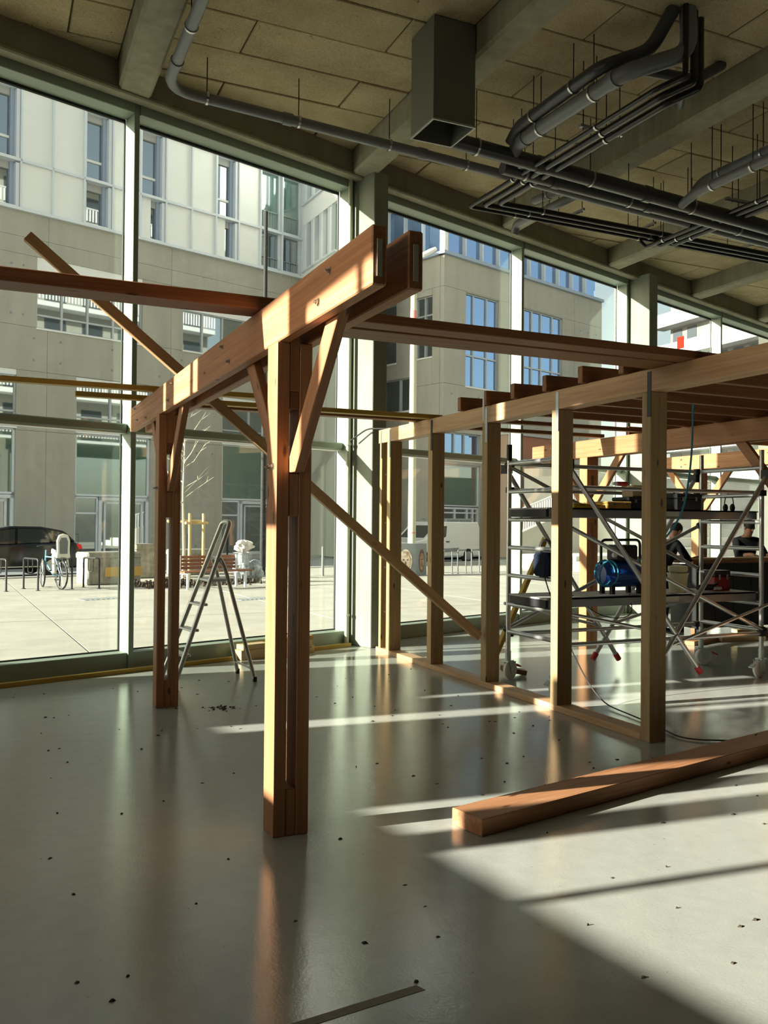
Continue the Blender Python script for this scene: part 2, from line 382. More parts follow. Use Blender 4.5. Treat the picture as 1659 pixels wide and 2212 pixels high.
# glazing bays
MUL = [-3.3, 0.0, 3.03, 6.62, 9.66, 13.25, 16.35]
def mullion(par, s, w=.062):
    MB().fbox(s-w/2, s+w/2, -.02, .185, 0.0, 6.13).build('mullion', 'frame_paint', par, bevel=.004)
    for e in (-1, 1):
        MB().fbox(s+e*(w/2+.007)-.007, s+e*(w/2+.007)+.007, .19, .215, .19, 6.0).build('gasket', 'frame_gasket', par)
labels = ['bay of pale green framed glazing behind the car and bicycle', 'bay of pale green framed glazing behind the stepladder',
          'bay of pale green framed glazing behind the first timber studs', 'bay of pale green framed glazing behind the scaffold tower',
          'bay of pale green framed glazing behind the far timber frame', 'bay of pale green framed glazing beside the worker at the bench']
COLS = [(-3.56, -3.30), (3.075, 3.32), (9.71, 9.99), (16.4, 16.68)]
for i in range(6):
    s0, s1 = MUL[i]+.031, MUL[i+1]-.031
    if i in (2, 4): s0 = {2: 3.32, 4: 9.99}[i]
    wi = tag(thing('window_%d' % (i+1), fw((s0+s1)/2, .1, 0)), labels[i], kind='structure')
    mullion(wi, MUL[i+1]) if i < 5 else None
    if i == 0: mullion(wi, MUL[0])
    if i in (2, 4): mullion(wi, s0+.03)
    MB().fbox(s0, s1, .0, .21, 0.0, .185).build('sill', 'frame_paint', wi, bevel=.006)
    MB().fbox(s0, s1, .06, .21, 2.555, 2.645).build('transom', 'frame_paint', wi, bevel=.012)
    MB().fbox(s0, s1, .075, .2, 2.54, 2.556).build('transom_trim', 'white_plastic', wi)
    MB().fbox(s0, s1, -.04, .21, 5.985, 6.13).build('top_frame', 'frame_paint', wi, bevel=.006)
    MB().fbox(s0, s1, .188, .22, 5.955, 5.985).build('gasket', 'frame_gasket', wi)
    MB().fbox(s0, s1, .188, .22, .185, .197).build('gasket', 'frame_gasket', wi)
    MB().fbox(s0+.014, s1-.014, .196, .212, .197, 2.54).build('pane', 'clear_glass', wi)
    MB().fbox(s0+.014, s1-.014, .196, .212, 2.645, 5.955).build('pane', 'clear_glass', wi)
for i, (s0, s1) in enumerate(COLS):
    n1 = .95 if i == 0 else .30  # first pier is out of view, lengthened outwards to keep sun off the floor
    o = MB().fbox(s0, s1, -.43, n1, 0.0, 6.13).build('column', 'column_concrete', bevel=.008)
    tag(o, ['concrete pier at the corner where the glazing meets the blank wall', 'concrete column beside the first timber studs and the cream pipe', 'concrete column behind the far timber frame', 'concrete column at the far end of the glazing'][i], kind='structure')
# unseen wall added to mask the sun; openings shaped to cast its patches
wl = tag(thing('wall_left', fw(-5, 0, 0)), 'plastered side wall with tall window openings letting the low sun in', kind='structure')
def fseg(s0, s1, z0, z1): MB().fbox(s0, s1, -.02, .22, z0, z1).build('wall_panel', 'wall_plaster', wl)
fseg(-6.7, -6.45, 0, 6.13); fseg(-5.65, -3.56, 0, 6.13); fseg(-6.45, -5.65, 0, 2.35); fseg(-6.45, -5.65, 5.6, 6.13)  # blank stretch added to block sun, slot placed for one lit strip
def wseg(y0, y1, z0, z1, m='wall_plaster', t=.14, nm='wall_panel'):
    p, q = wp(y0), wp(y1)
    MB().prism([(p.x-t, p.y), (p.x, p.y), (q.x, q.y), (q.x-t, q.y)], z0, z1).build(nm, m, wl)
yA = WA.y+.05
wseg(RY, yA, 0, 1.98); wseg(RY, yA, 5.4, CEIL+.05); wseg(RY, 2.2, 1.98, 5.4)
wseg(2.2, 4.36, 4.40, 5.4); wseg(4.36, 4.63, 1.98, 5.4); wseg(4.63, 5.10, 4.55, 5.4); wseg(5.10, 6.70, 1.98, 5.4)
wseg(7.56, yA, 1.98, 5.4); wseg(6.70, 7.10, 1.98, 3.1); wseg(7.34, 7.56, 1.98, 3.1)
wseg(3.68, 3.745, 1.98, 4.40, 'frame_paint', .1, 'mullion'); wseg(6.84, 6.95, 3.1, 5.4, 'frame_paint', .1, 'mullion')  # bars added to cast the thin dark stripes across the sun patches
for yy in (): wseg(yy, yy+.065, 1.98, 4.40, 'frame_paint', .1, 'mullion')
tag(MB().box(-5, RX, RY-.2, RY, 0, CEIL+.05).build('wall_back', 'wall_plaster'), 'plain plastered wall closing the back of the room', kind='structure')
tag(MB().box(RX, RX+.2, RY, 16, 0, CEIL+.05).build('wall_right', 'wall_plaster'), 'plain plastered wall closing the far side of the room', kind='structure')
# the storeys above this room (seen in the panes across the square)
up = tag(thing('wall_upper', fw(9, 0, 7.3)), 'upper storeys with white balconies above the glazing', kind='structure')
MB().fbox(-12, 34, -14, -.9, 7.3, 27).build('storey_wall', 'facade_concrete', up); MB().fbox(-12, 34, -.9, .30, 7.3, 7.5).build('balcony_slab', 'white_render', up)
for k in range(6):
    z0 = 7.5+3.25*k
    mb = MB(); s_ = -11.9
    while s_ < 34: mb.fbox(s_, s_+.09, .2, .25, z0+.25, z0+1.15); s_ += .24
    mb.build('balusters', 'white_render', up)['kind'] = 'stuff'
    MB().fbox(-12, 34, .17, .29, z0+1.15, z0+1.22).build('handrail', 'white_render', up); MB().fbox(-12, 34, -.9, .30, z0+3.0, z0+3.35).build('balcony_slab', 'white_render', up)
    for q in range(16): MB().fbox(-11+2.85*q, -9.4+2.85*q, -.92, -.88, z0+.1, z0+2.4).build('window', 'far_dark', up)

# ------------------------------------------------------------------ plaza, road, pavement
pl_ = tag(thing('plaza', fw(8, 8, 0)), 'sunlit paved square of large pale concrete slabs', kind='structure')
MB().prism([tuple(fw(-60,.36)[:2]), tuple(fw(70,.36)[:2]), tuple(fw(70,15.8)[:2]), tuple(fw(-60,15.8)[:2])], -.4, -.055).build('bedding', 'soil', pl_)
for ix in range(-4, 9):
    for iy in range(-1, 7):
        x0 = .95+4.3*ix; y0 = 4.7+5.2*iy; sh = lambda x, y: (x-.05*(y-15.7), y)
        poly = [sh(x0+.012, y0+.012), sh(x0+4.288, y0+.012), sh(x0+4.288, y0+5.188), sh(x0+.012, y0+5.188)]
        poly = keep_n(poly, lo=.36, hi=15.8)
        if len(poly) >= 3: MB().prism(poly, -.12, -.02).build('paving_slab', 'plaza_concrete', pl_)
tag(MB().fbox(-60, 70, 15.8, 16.05, -.3, .02).build('kerb', 'kerb_stone'), 'pale stone kerb between the square and the road', kind='structure')
tag(MB().fbox(-60, 70, 16.05, 24.6, -.35, -.09).build('road', 'asphalt'), 'grey asphalt street along the opposite building', kind='structure')
tag(MB().fbox(-60, 70, 24.6, 60, -.3, .02).build('pavement', 'kerb_stone'), 'pale pavement along the opposite building', kind='structure')
tag(MB().box(-60, -5.2, -60, 5.0, -.4, -.03).build('ground', 'plaza_concrete'), 'paved yard beyond the side wall', kind='structure')

# ------------------------------------------------------------------ timber: portal frame with double beam
def bolt(par, p, ax=(-1,0,0), r=.011):
    mb = MB().lathe([(.019,0),(.019,.003),(.0001,.003)], p, 12, ax); q = Vector(p)+Vector(ax)*.003
    mb.lathe([(r,0),(r,.011),(r*.6,.011),(r*.6,.020),(.0001,.021)], q, 6, ax)
    mb.build('bolt', 'steel', par)
def post(x, y, label, group, gap=True, wood_='fir'):
    t = thing('timber_post', (x, y, 0), label, 'post', group)
    d = .165; y1 = y+d
    timber_box('layer', x, x+.068, y, y1, 0, 2.52, wood_, t); timber_box('layer', x+.122, x+.190, y, y1, 0, 2.52, wood_, t)
    for z0, z1 in ((0, .238), (1.63, 1.85), (2.18, 2.27), (2.27, 2.70)):
        timber('spacer', (x+.095, y+d/2, z0), (x+.095, y+d/2, z1), d-.004, .0535, wood_ if z1 != 2.27 else 'dark_wood', t, up=(1,0,0))
    for yy in (y+.05, y+.125): bolt(t, (x-.0005, yy, 1.885), r=.009)
    return t
def brace(x, y, side, label, group, wood_='fir'):
    # knee brace in the middle layer: foot on the post spacer, head between the two beams
    d = .165; yf = y+.01 if side < 0 else y+d-.01; zf = 1.853
    run = .70; W = .115; L = math.hypot(run, .80); ax = Vector((0, side*run, .80))/L; px = Vector((0, .80*(1 if side > 0 else -1), -run*1))/L
    # outline in the (y, z) plane: level cut at the foot, level cut at the head
    hz = 2.70; k = .80/run
    w2 = W/math.sin(math.atan2(.80, run))
    if side < 0: pts = [(yf+.06, zf), (yf+.06-w2, zf), (yf+.06-w2-(hz-zf)/k, hz), (yf+.06-(hz-zf)/k, hz)]
    else: pts = [(yf-.06+w2, zf), (yf-.06, zf), (yf-.06+(hz-zf)/k, hz), (yf-.06+w2+(hz-zf)/k, hz)]
    o = Vector((x, pts[0][0], zf)); ang = math.atan2(.80, side*run)
    mb = MB().extr([(p[0]-o.y, p[1]-o.z) for p in pts], (0,0,0), (0,1,0), (0,0,1), (1,0,0), .052)
    # local x along the grain
    R = Matrix.Rotation(ang, 3, 'X') @ Matrix(((0,0,1),(1,0,0),(0,1,0)))
    Ri = R.inverted(); mb.v = [tuple(Ri @ Vector(v)) for v in mb.v]
    ob = mb.build('knee_brace', wood_, bevel=.004); ob.matrix_world = Matrix.Translation(o) @ R.to_4x4()
    return tag(ob, label, 'brace', group)
def double_beam(x, y0, y1, labL, labR, bolts, group, wood_='fir'):
    for k, (xa, xb, lab) in enumerate(((x+.004, x+.068, labL), (x+.160, x+.226, labR))):
        t = thing('timber_beam', (xa, y0, 2.52), lab, 'beam', group)
        timber_box('beam_body', xa, xb, y0, y1, 2.52, 2.755, wood_, t, bevel=.006)
        if k == 0:
            for yy, zz in bolts: bolt(t, (xa-.0005, yy, zz))
        # end-grain pocket plate
        MB().box((xa+xb)/2-.011, (xa+xb)/2+.011, y0-.0035, y0+.01, 2.555, 2.70).build('end_plate', 'paper_label', t)
PX = 1.336
P1Y, P2Y = 4.272, 7.618
post(PX, P1Y, 'three-layer timber post with a long slot, in front of the stepladder', 'near portal posts')
post(PX, P2Y, 'three-layer timber post with a long slot, beside the stepladder', 'near portal posts')
double_beam(PX, 3.085, 9.33, 'long bolted fir beam of the near double beam, sun-striped side', 'inner fir beam of the near double beam, facing the concrete column',
            [(3.544,2.691),(3.679,2.585),(5.432,2.70),(5.264,2.58),(7.058,2.70),(7.227,2.585),(8.969,2.715),(8.841,2.59),(8.316,2.56)], 'near double beam')
brace(PX+.069, P1Y, -1, 'knee brace rising from the slotted post towards the open beam end', 'near knee braces')
brace(PX+.069, P1Y, 1, 'knee brace rising from the slotted post towards the glazing', 'near knee braces')
brace(PX+.069, P2Y, -1, 'knee brace rising from the post beside the stepladder towards the room', 'near knee braces')
brace(PX+.069, P2Y, 1, 'knee brace rising from the post beside the stepladder towards the glazing', 'near knee braces')
# planks and battens lying across the beams
def lay(name, x0, x1, y0, y1, z0, z1, mat, label, cat='plank', group=None):
    return tag(timber_box(name, x0, x1, y0, y1, z0, z1, mat), label, cat, group)
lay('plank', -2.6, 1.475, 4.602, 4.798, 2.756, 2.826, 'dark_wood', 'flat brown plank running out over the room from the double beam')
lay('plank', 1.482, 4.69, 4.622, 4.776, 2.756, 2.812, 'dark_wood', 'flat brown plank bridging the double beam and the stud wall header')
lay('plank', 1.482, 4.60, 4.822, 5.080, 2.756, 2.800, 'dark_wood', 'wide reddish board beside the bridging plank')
lay('batten', -2.4, 2.55, 7.93, 8.03, 2.756, 2.800, 'formwork_wood', 'long yellow batten over the post beside the stepladder', 'batten', 'yellow battens')
lay('batten', .737, 4.60, 8.575, 8.675, 2.756, 2.803, 'formwork_wood', 'short yellow batten ending on the stud wall header', 'batten', 'yellow battens')
lay('batten', 1.45, 4.62, 8.86, 9.00, 2.756, 2.79, 'dark_wood', 'reddish batten alongside the short yellow batten', 'batten')
# long diagonal brace
dg = timber('diagonal_brace', (.262, 7.41, 3.83), (4.395, 7.41, .497), .065, .085, 'brace_wood')
tag(dg, 'long diagonal timber leaning from above the beam down to the stud wall', 'brace')

# stud wall
HX = 4.45
tag(timber_box('bottom_plate', HX, HX+.15, 5.155, 10.02, 0, .055, 'header_wood'), 'timber sole plate of the stud wall on the resin floor', 'plate')
tag(timber_box('header_beam', HX, HX+.15, 2.2, 9.98, 2.59, 2.755, 'header_wood'), 'long timber header carried by the row of studs', 'beam')
SY = [9.86, 9.62, 8.53, 7.37, 6.20, 5.055]
sl_ = ['stud standing against the concrete column, with nail heads', 'stud next to the concrete column', 'stud crossed by the diagonal brace', 'stud at the foot of the diagonal brace', 'stud in front of the scaffold ladder frame', 'stud at the end of the sole plate, in front of the work platforms']
for i, y in enumerate(SY):
    t = thing('stud', (HX, y, 0), 'pale timber '+sl_[i], 'stud', 'wall studs')
    zb = 0 if i == 5 else .055; dx = .155 if i != 0 else .12
    timber('stud_body', (HX+dx/2, y+.05, zb), (HX+dx/2, y+.05, 2.589), .10 if i else .06, dx, 'stud_wood', t, up=(1,0,0))
    MB().box(HX-.004, HX, y-.002 if i else y+.02, y+.038 if i else y+.05, 2.40, 2.735).build('steel_strap', 'black_steel' if i in (2,5) else 'zinc', t)
    if i == 0:
        for zz in (.5, 1.05, 1.6, 2.2): MB().lathe([(.012,0),(.010,.006),(.001,.008)], (HX+.06, y+.0205, zz), 10, (0,-1,0)).build('nail_head', 'steel', t)
ORD = 'first second third fourth fifth sixth seventh eighth ninth tenth'.split()
# joists of the deck behind the stud wall
for k, y in enumerate([7.82, 7.315, 6.82, 6.315, 5.81, 5.305]):
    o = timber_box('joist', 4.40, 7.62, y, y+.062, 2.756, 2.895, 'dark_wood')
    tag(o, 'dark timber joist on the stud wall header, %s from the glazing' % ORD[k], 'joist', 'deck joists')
tag(box('joist_strap', 'zinc', 4.396, 4.40, 7.345, 7.375, 2.60, 2.90), 'narrow perforated steel strap nailed to a joist end', 'strap')

# portal frames further back
for x, ya, yb, py, nm in ((7.45, 5.4, 11.05, (9.72, 6.37), 'second'), (10.55, 6.5, 11.75, (10.85, 7.3), 'third')):
    double_beam(x, ya, yb, 'reddish outer beam of the %s portal frame behind the scaffold' % nm, 'reddish inner beam of the %s portal frame behind the scaffold' % nm, [(yb-.5,2.70),(yb-.5,2.58)], 'rear double beams')
    for k, y in enumerate(py):
        post(x, y, ('slotted fir post of the %s portal frame by the glazing' if k == 0 else 'slotted fir post of the %s portal frame deep in the room') % nm, 'rear portal posts')
        for sd in (-1, 1): brace(x+.069, y, sd, ('knee brace of the %s portal frame ' % nm)+('by the glazing' if k == 0 else 'deep in the room')+(' leaning into the room' if sd < 0 else ' leaning to the glass'), 'rear knee braces')
for k in range(9):
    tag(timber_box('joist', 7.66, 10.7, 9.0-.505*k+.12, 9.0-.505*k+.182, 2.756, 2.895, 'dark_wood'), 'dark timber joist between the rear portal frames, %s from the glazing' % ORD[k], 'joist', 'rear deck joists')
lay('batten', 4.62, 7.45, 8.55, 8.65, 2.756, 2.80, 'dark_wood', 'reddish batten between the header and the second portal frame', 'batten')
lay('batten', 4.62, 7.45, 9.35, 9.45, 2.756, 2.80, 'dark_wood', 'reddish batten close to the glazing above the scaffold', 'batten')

# plank on the floor and other loose timber
pk = timber('floor_plank', (2.297, 3.985, .045), (6.4, 4.86, .045), .235, .09, 'fir')
tag(pk, 'thick reddish plank lying on the floor in the sun', 'plank')
yb_ = [fw(-3.2,-.20), fw(3.0,-.115)]
tag(timber('floor_batten', (yb_[0].x, yb_[0].y, .022), (yb_[1].x, yb_[1].y, .022), .055, .044, 'formwork_wood'), 'long yellow batten lying on the floor along the glazing sill', 'batten')
random.seed(11)
wd = [(2.66,9.92,.42,.16,.0,.115,'pine_box'),(2.69,9.93,.36,.15,.116,.175,'pine_box'),(3.12,10.06,.58,.15,.0,.09,'pine_box'),(3.14,10.07,.54,.13,.091,.16,'pine_box'),(3.12,10.06,.58,.11,.161,.21,'formwork_wood')]
for k, (x, y, L, wd_, z0, z1, mt) in enumerate(wd):
    q = G*L
    o = timber('timber_offcut', (x, y, (z0+z1)/2), (x+q.x, y+q.y, (z0+z1)/2), wd_, z1-z0-.001, mt)
    tag(o, ['thick pale timber block at the bottom of the stack behind the stepladder', 'pale timber block on top of the thick block behind the stepladder', 'pale timber block lying by the sill at the bottom of the small stack', 'pale timber block in the middle of the small stack by the sill', 'yellow lath on top of the small stack by the sill'][k], 'timber', 'stacked offcuts')

# marks and crumbs on the floor
tag(MB().prism([(.72,2.655),(.735,2.615),(1.39,2.685),(1.375,2.725)], .0, .0015).build('tape_strip', 'spandrel_concrete'), 'worn strip of old tape stuck to the floor', 'tape')
mb = MB(); random.seed(31)
for i in range(170):
    x, y = random.uniform(.2,4.3), random.uniform(1.9,8.8)
    if i < 45: x, y = 1.87+random.gauss(0,.09), 7.42+random.gauss(0,.06)
    r = random.uniform(.004,.011); h = random.uniform(.002,.008); a = random.uniform(0,3)
    mb.hexa([(x+math.cos(a+k*1.57)*r*(1+.8*(k%2)), y+math.sin(a+k*1.57)*r, 0) for k in range(4)]+[(x+math.cos(a+k*1.57)*r*.7, y+math.sin(a+k*1.57)*r*.7, h) for k in range(4)])
tag(mb.build('floor_debris', 'soil'), 'small dark crumbs and chips scattered on the resin floor', 'debris', kind='stuff')

# ------------------------------------------------------------------ buildings across the square
class Pl:
    """a vertical facade plane: a along it, d out of it towards the square, z up"""
    def __init__(s, o, e, out): s.o = Vector(o); s.e = Vector(e).normalized(); s.q = Vector(out).normalized()
    def p(s, a, d, z): v = s.o+s.e*a+s.q*d; return Vector((v.x, v.y, z))
    def box(s, mb, a0, a1, d0, d1, z0, z1):
        return mb.hexa([s.p(a0,d1,z0),s.p(a1,d1,z0),s.p(a1,d0,z0),s.p(a0,d0,z0),s.p(a0,d1,z1),s.p(a1,d1,z1),s.p(a1,d0,z1),s.p(a0,d0,z1)])
    def b(s, name, mat, par, a0, a1, d0, d1, z0, z1): return s.box(MB(), a0,a1,d0,d1,z0,z1).build(name, mat, par)
def panel_wall(P, par, a0, a1, rows, holes, cols, mat, th=.25, gap=.012, ties=True):
    """cast concrete panels, one object each, laid around the window openings"""
    for z0, z1 in zip(rows[:-1], rows[1:]):
        cuts = sorted({a0, a1, *[c for c in cols if a0 < c < a1], *[h[i] for h in holes for i in (0, 1) if h[2] < z1-.02 and h[3] > z0+.02 and a0 <= h[i] <= a1]})
        for x0, x1 in zip(cuts[:-1], cuts[1:]):
            zs = [(z0, z1)]
            for h in holes:
                if h[0] < x1-.01 and h[1] > x0+.01:
                    new = []
                    for (u, v) in zs:
                        if h[2] >= v or h[3] <= u: new.append((u, v)); continue
                        if h[2] > u+.02: new.append((u, h[2]))
                        if h[3] < v-.02: new.append((h[3], v))
                    zs = new
            for u, v in zs:
                o = P.b('wall_panel', mat, par, x0+gap/2, x1-gap/2, -th, 0, u+gap/2, v-gap/2)
                if ties and x1-x0 > 1.8 and v-u > 1.5:
                    mb = MB()
                    for aa in (x0+.55, (x0+x1)/2, x1-.55):
                        for zz in (u+.45, v-.45):
                            mb.lathe([(.05,0),(.05,.004),(.001,.004)], P.p(aa, .001, zz), 8, P.q)
                    mb.build('tie_holes', 'asphalt', o)['kind'] = 'stuff'
def win(P, par, a0, a1, z0, z1, cols=(), bars=(), glass='window_glass', lint=0.0, sill=True, frame='alu_frame', depth=.16, fw_=.055):
    w_ = P.b('window', glass, par, a0, a1, -depth-.02, -depth, z0, z1-lint)
    for nm, args in (('frame', (a0, a0+fw_, z0, z1-lint)), ('frame', (a1-fw_, a1, z0, z1-lint)), ('frame', (a0, a1, z0, z0+fw_)), ('frame', (a0, a1, z1-lint-fw_, z1-lint))):
        P.b(nm, frame, w_, args[0], args[1], -depth, -depth+.07, args[2], args[3])
    for c in cols: P.b('mullion', frame, w_, c-.04, c+.04, -depth, -depth+.075, z0, z1-lint)
    for z_ in bars: P.b('transom', frame, w_, a0, a1, -depth, -depth+.07, z_-.035, z_+.035)
    if lint: P.b('blind_box', 'white_panel', w_, a0, a1, -depth-.02, -.03, z1-lint, z1)
    if sill: P.b('sill', 'white_panel', w_, a0-.02, a1+.02, -depth-.02, .05, z0-.06, z0)
    return w_
OB = 26.93
A = thing('apartment_building', fw(10, OB, 0), 'long concrete apartment building with a white panelled top band, across the square', 'building')
PA = Pl(fw(0, OB), G, -NV)
SA0, SA1 = -10.0, 22.55
holes = [(9.15,13.8,9.4,12.28), (15.8,20.35,9.42,12.05), (2.5,7.1,9.4,12.28),
         (5.6,8.38,0.0,7.62), (10.84,14.25,0.0,7.60), (17.96,21.35,0.0,7.50), (-1,2.2,0,7.6)]
panel_wall(PA, A, SA0, SA1, [0, 5.2, 7.62, 9.40, 12.28, 12.98, 14.05], holes, [-3, .5, 4.4, 9.6, 15.2, 21.9], 'facade_concrete')
PA.b('core_wall', 'far_grey', A, SA0, SA1, -4.0, -.45, 0, 18.9)
win(PA, A, 9.15, 13.8, 9.4, 12.28, (10.22,11.33,12.47), (9.95,), lint=.62); win(PA, A, 15.8, 20.35, 9.42, 12.05, (16.86,17.95,19.1), (), lint=.75); win(PA, A, 2.5, 7.1, 9.4, 12.28, (3.6,4.8,6.0), (9.95,), lint=.62)
for a0, a1, zt in ((5.6,8.38,7.62), (10.84,14.25,7.60), (17.96,21.35,7.50), (-1,2.2,7.6)):
    m = (a0+a1)/2
    win(PA, A, a0, a1, 5.32, zt, (m-.15,), (5.95,), lint=.22)
    win(PA, A, a0, a1, 2.62, 5.28, (), (), glass='window_green', frame='white_frame', sill=False, fw_=.09)
    win(PA, A, a0, a0+1.05, .02, 2.6, (), (1.9,), frame='white_frame', sill=False, fw_=.07)
    d = PA.b('door', 'window_glass', A, a0+1.15, a1, -.20, -.18, .02, 2.6)
    for x0, x1, z0, z1 in ((a0+1.08,a0+1.22,.02,2.6), (a1-.14,a1,.02,2.6), (a0+1.08,a1,2.46,2.6), (a0+1.08,a1,.02,.16)): PA.b('door_frame', 'white_frame', d, x0, x1, -.18, -.08, z0, z1)
    for x0, x1, z0, z1 in ((a0+1.34,a0+1.42,.2,2.4), (a1-.36,a1-.28,.2,2.4), (a0+1.34,a1-.28,2.32,2.4)): PA.b('door_leaf', 'white_frame', d, x0, x1, -.18, -.12, z0, z1)
# the white band
kinds = {}
edges = [8.43-1.285*k for k in range(14, 0, -1)]+[8.43, 9.73, 11.06, 12.32, 13.60, 14.86, 16.17, 17.46, 18.72, 19.97, 21.27, 22.54]
types = 'WPWPPWPPWPPWPWPPWPPWPPWPWPPWPGG'[-(len(edges)-1):]
for i, k in enumerate(types):
    a0, a1 = edges[i], edges[i+1]
    for r, (z0, z1) in enumerate(((14.1, 15.98), (16.04, 18.95))):
        if k == 'P': PA.b('white_panel', 'white_panel', A, a0+.03, a1-.03, -.12, -.04, z0, z1); continue
        if k == 'W':
            w_ = PA.b('window', 'window_glass', A, a0+.05, a1-.05, -.40, -.38, z0, z1)
            PA.b('shutter_stack', 'white_frame', w_, a1-.19, a1-.05, -.30, .02, z0+.03, z1-.08)
            PA.b('reveal', 'shutter_blue', w_, a1-.36, a1-.19, -.38, -.20, z0, z1)
            PA.b('shutter_stack', 'white_frame', w_, a0+.05, a0+.11, -.30, .0, z0+.03, z1-.08)
            PA.b('blind_box', 'far_grey', w_, a0+.05, a1-.05, -.40, -.28, z1-.32, z1)
            if r: PA.b('transom', 'white_panel', w_, a0+.05, a1-.30, -.38, -.32, z0+.88, z0+.98)
            PA.b('sill', 'white_panel', w_, a0+.05, a1-.18, -.40, .02, z0, z0+.07)
            if (i+r) % 3 == 0: PA.b('white_panel', 'white_panel', w_, a0+.05, a0+.58, -.3, -.1, z0, z1) if r == 0 else None
        else:
            w_ = PA.b('window', 'window_green' if r else 'window_glass', A, a0+.05, a1-.05, -.22, -.20, z0, z1)
            for x in (a0+.05, a1-.13): PA.b('frame', 'white_frame', w_, x, x+.08, -.20, -.08, z0, z1)
            PA.b('frame', 'white_frame', w_, a0+.05, a1-.05, -.20, -.08, z0, z0+.14)
            mb = MB()
            for q in range(7): PA.box(mb, a0+.14+q*.15, a0+.155+q*.15, -.16, -.14, z0+.14, z0+(.95 if r else .6))
            PA.box(mb, a0+.1, a1-.14, -.165, -.13, z0+(.95 if r else .6), z0+(.98 if r else .63)); mb.build('balustrade', 'zinc', w_)['kind'] = 'stuff'
for e in edges: PA.b('fin', 'white_frame', A, e-.035, e+.035, -.4, .10, 14.1, 18.95)
for z0, z1, d in ((13.98, 14.10, .16), (15.96, 16.06, .10), (18.93, 19.05, .10)): PA.b('band_rail', 'white_frame', A, SA0, SA1+.05, -.45, d, z0, z1)
PA.b('parapet', 'white_panel', A, SA0, SA1, -.45, .02, 19.05, 19.75)
mb = MB(); x = SA0
while x < SA1: PA.box(mb, x, x+.085, .02, .05, 19.12, 19.55); x += .17
mb.build('vent_grille', 'shutter_blue', A)['kind'] = 'stuff'
PA.b('roof_edge', 'white_panel', A, SA0, SA1, -4, .06, 19.75, 19.9)

# white end wing, facing the sun
ew = -rad(105)+GA; E = Vector((math.cos(ew), math.sin(ew), 0)); Q = Vector((E.y, -E.x, 0))
if Q.dot(G) > 0: Q = -Q
PW_ = Pl(fw(22.6, OB), E, Q)
B = thing('white_wing', fw(22.5, 25, 0), 'sunlit white end wing with narrow tall windows beside the concrete apartment building', 'building')
PW_.b('wall_panel', 'facade_concrete', B, 0, 5.2, -1.6, 0, 0, 14.0)
PW_.b('core_wall', 'white_render', B, 0, 5.2, -1.6, -.2, 14.0, 24)
for z0, z1 in ((14.0, 14.35), (16.7, 17.75), (20.3, 21.3), (23.6, 24.2)): PW_.b('white_panel', 'white_render', B, 0, 5.2, -.25, 0, z0, z1)
for z0, z1 in ((14.35, 16.7), (17.75, 20.3), (21.3, 23.6)):
    PW_.b('sill', 'white_frame', B, 0, 4.2, -.2, .12, z0-.06, z0+.03)
    PW_.b('white_panel', 'white_render', B, 4.2, 5.2, -.25, 0, z0, z1)
    for k in range(4):
        a0 = .15+k*1.02
        PW_.b('window', 'window_glass', B, a0+.42, a0+.92, -.2, -.17, z0, z1)
        PW_.b('white_panel', 'white_render', B, a0, a0+.42, -.2, -.06, z0, z1)
        PW_.b('fin', 'white_frame', B, a0+.40, a0+.46, -.2, .03, z0, z1); PW_.b('fin', 'white_frame', B, a0-.05, a0+.02, -.2, .03, z0, z1)

# corner building to the side of it
NB, SB = 19.1, 24.85
Cb = thing('corner_building', fw(30, NB, 0), 'concrete corner building with blue reflecting windows, beyond the white van', 'building')
PB = Pl(fw(SB, NB), G, -NV); PS = Pl(fw(SB, NB), NV, -G)
hb = [(1.5,3.9,8.1,12.55), (5.9,9.15,8.1,12.55), (.1,2.6,4.6,5.85), (.1,2.6,.0,4.35), (5.9,9.2,4.6,5.85), (5.9,9.2,0,4.35)]
panel_wall(PB, Cb, 0, 12.8, [0, 4.35, 5.85, 8.1, 12.6, 14.05], hb, [4.9, 10.2], 'facade_concrete')
win(PB, Cb, 1.5, 3.9, 8.1, 12.55, (2.13,3.1), (9.6,), glass='window_blue'); win(PB, Cb, 5.9, 9.15, 8.1, 12.55, (6.62,7.4,8.35), (9.6,), glass='window_blue')
for a0 in (.1, 5.9):
    win(PB, Cb, a0, a0+2.5, 4.6, 5.85, (a0+.75, a0+1.45), (), glass='window_blue')
    win(PB, Cb, a0, a0+2.5, 2.4, 4.35, (), (), glass='window_green', sill=False, frame='white_frame')
    win(PB, Cb, a0, a0+2.5, .02, 2.36, (a0+.85, a0+1.7, a0+2.1), (2.1,), sill=False, frame='white_frame', fw_=.09)
hs_ = [(.75,1.9,9.4,12.3), (3.2,5.4,9.4,12.3), (1.9,4.2,7.0,8.6)]
panel_wall(PS, Cb, 0.26, 12, [0, 5.85, 8.1, 12.6, 14.05], hs_, [6.2], 'facade_concrete')
win(PS, Cb, .75, 1.9, 9.4, 12.3, (1.3,), (11.4,)); win(PS, Cb, 3.2, 5.4, 9.4, 12.3, (4.3,), (11.4,)); win(PS, Cb, 1.9, 4.2, 7.0, 8.6, (3.0,), ())
MB().fbox(SB+.45, SB+12.3, NB+.45, NB+11, 0, 14).build('core_wall', 'far_grey', Cb)
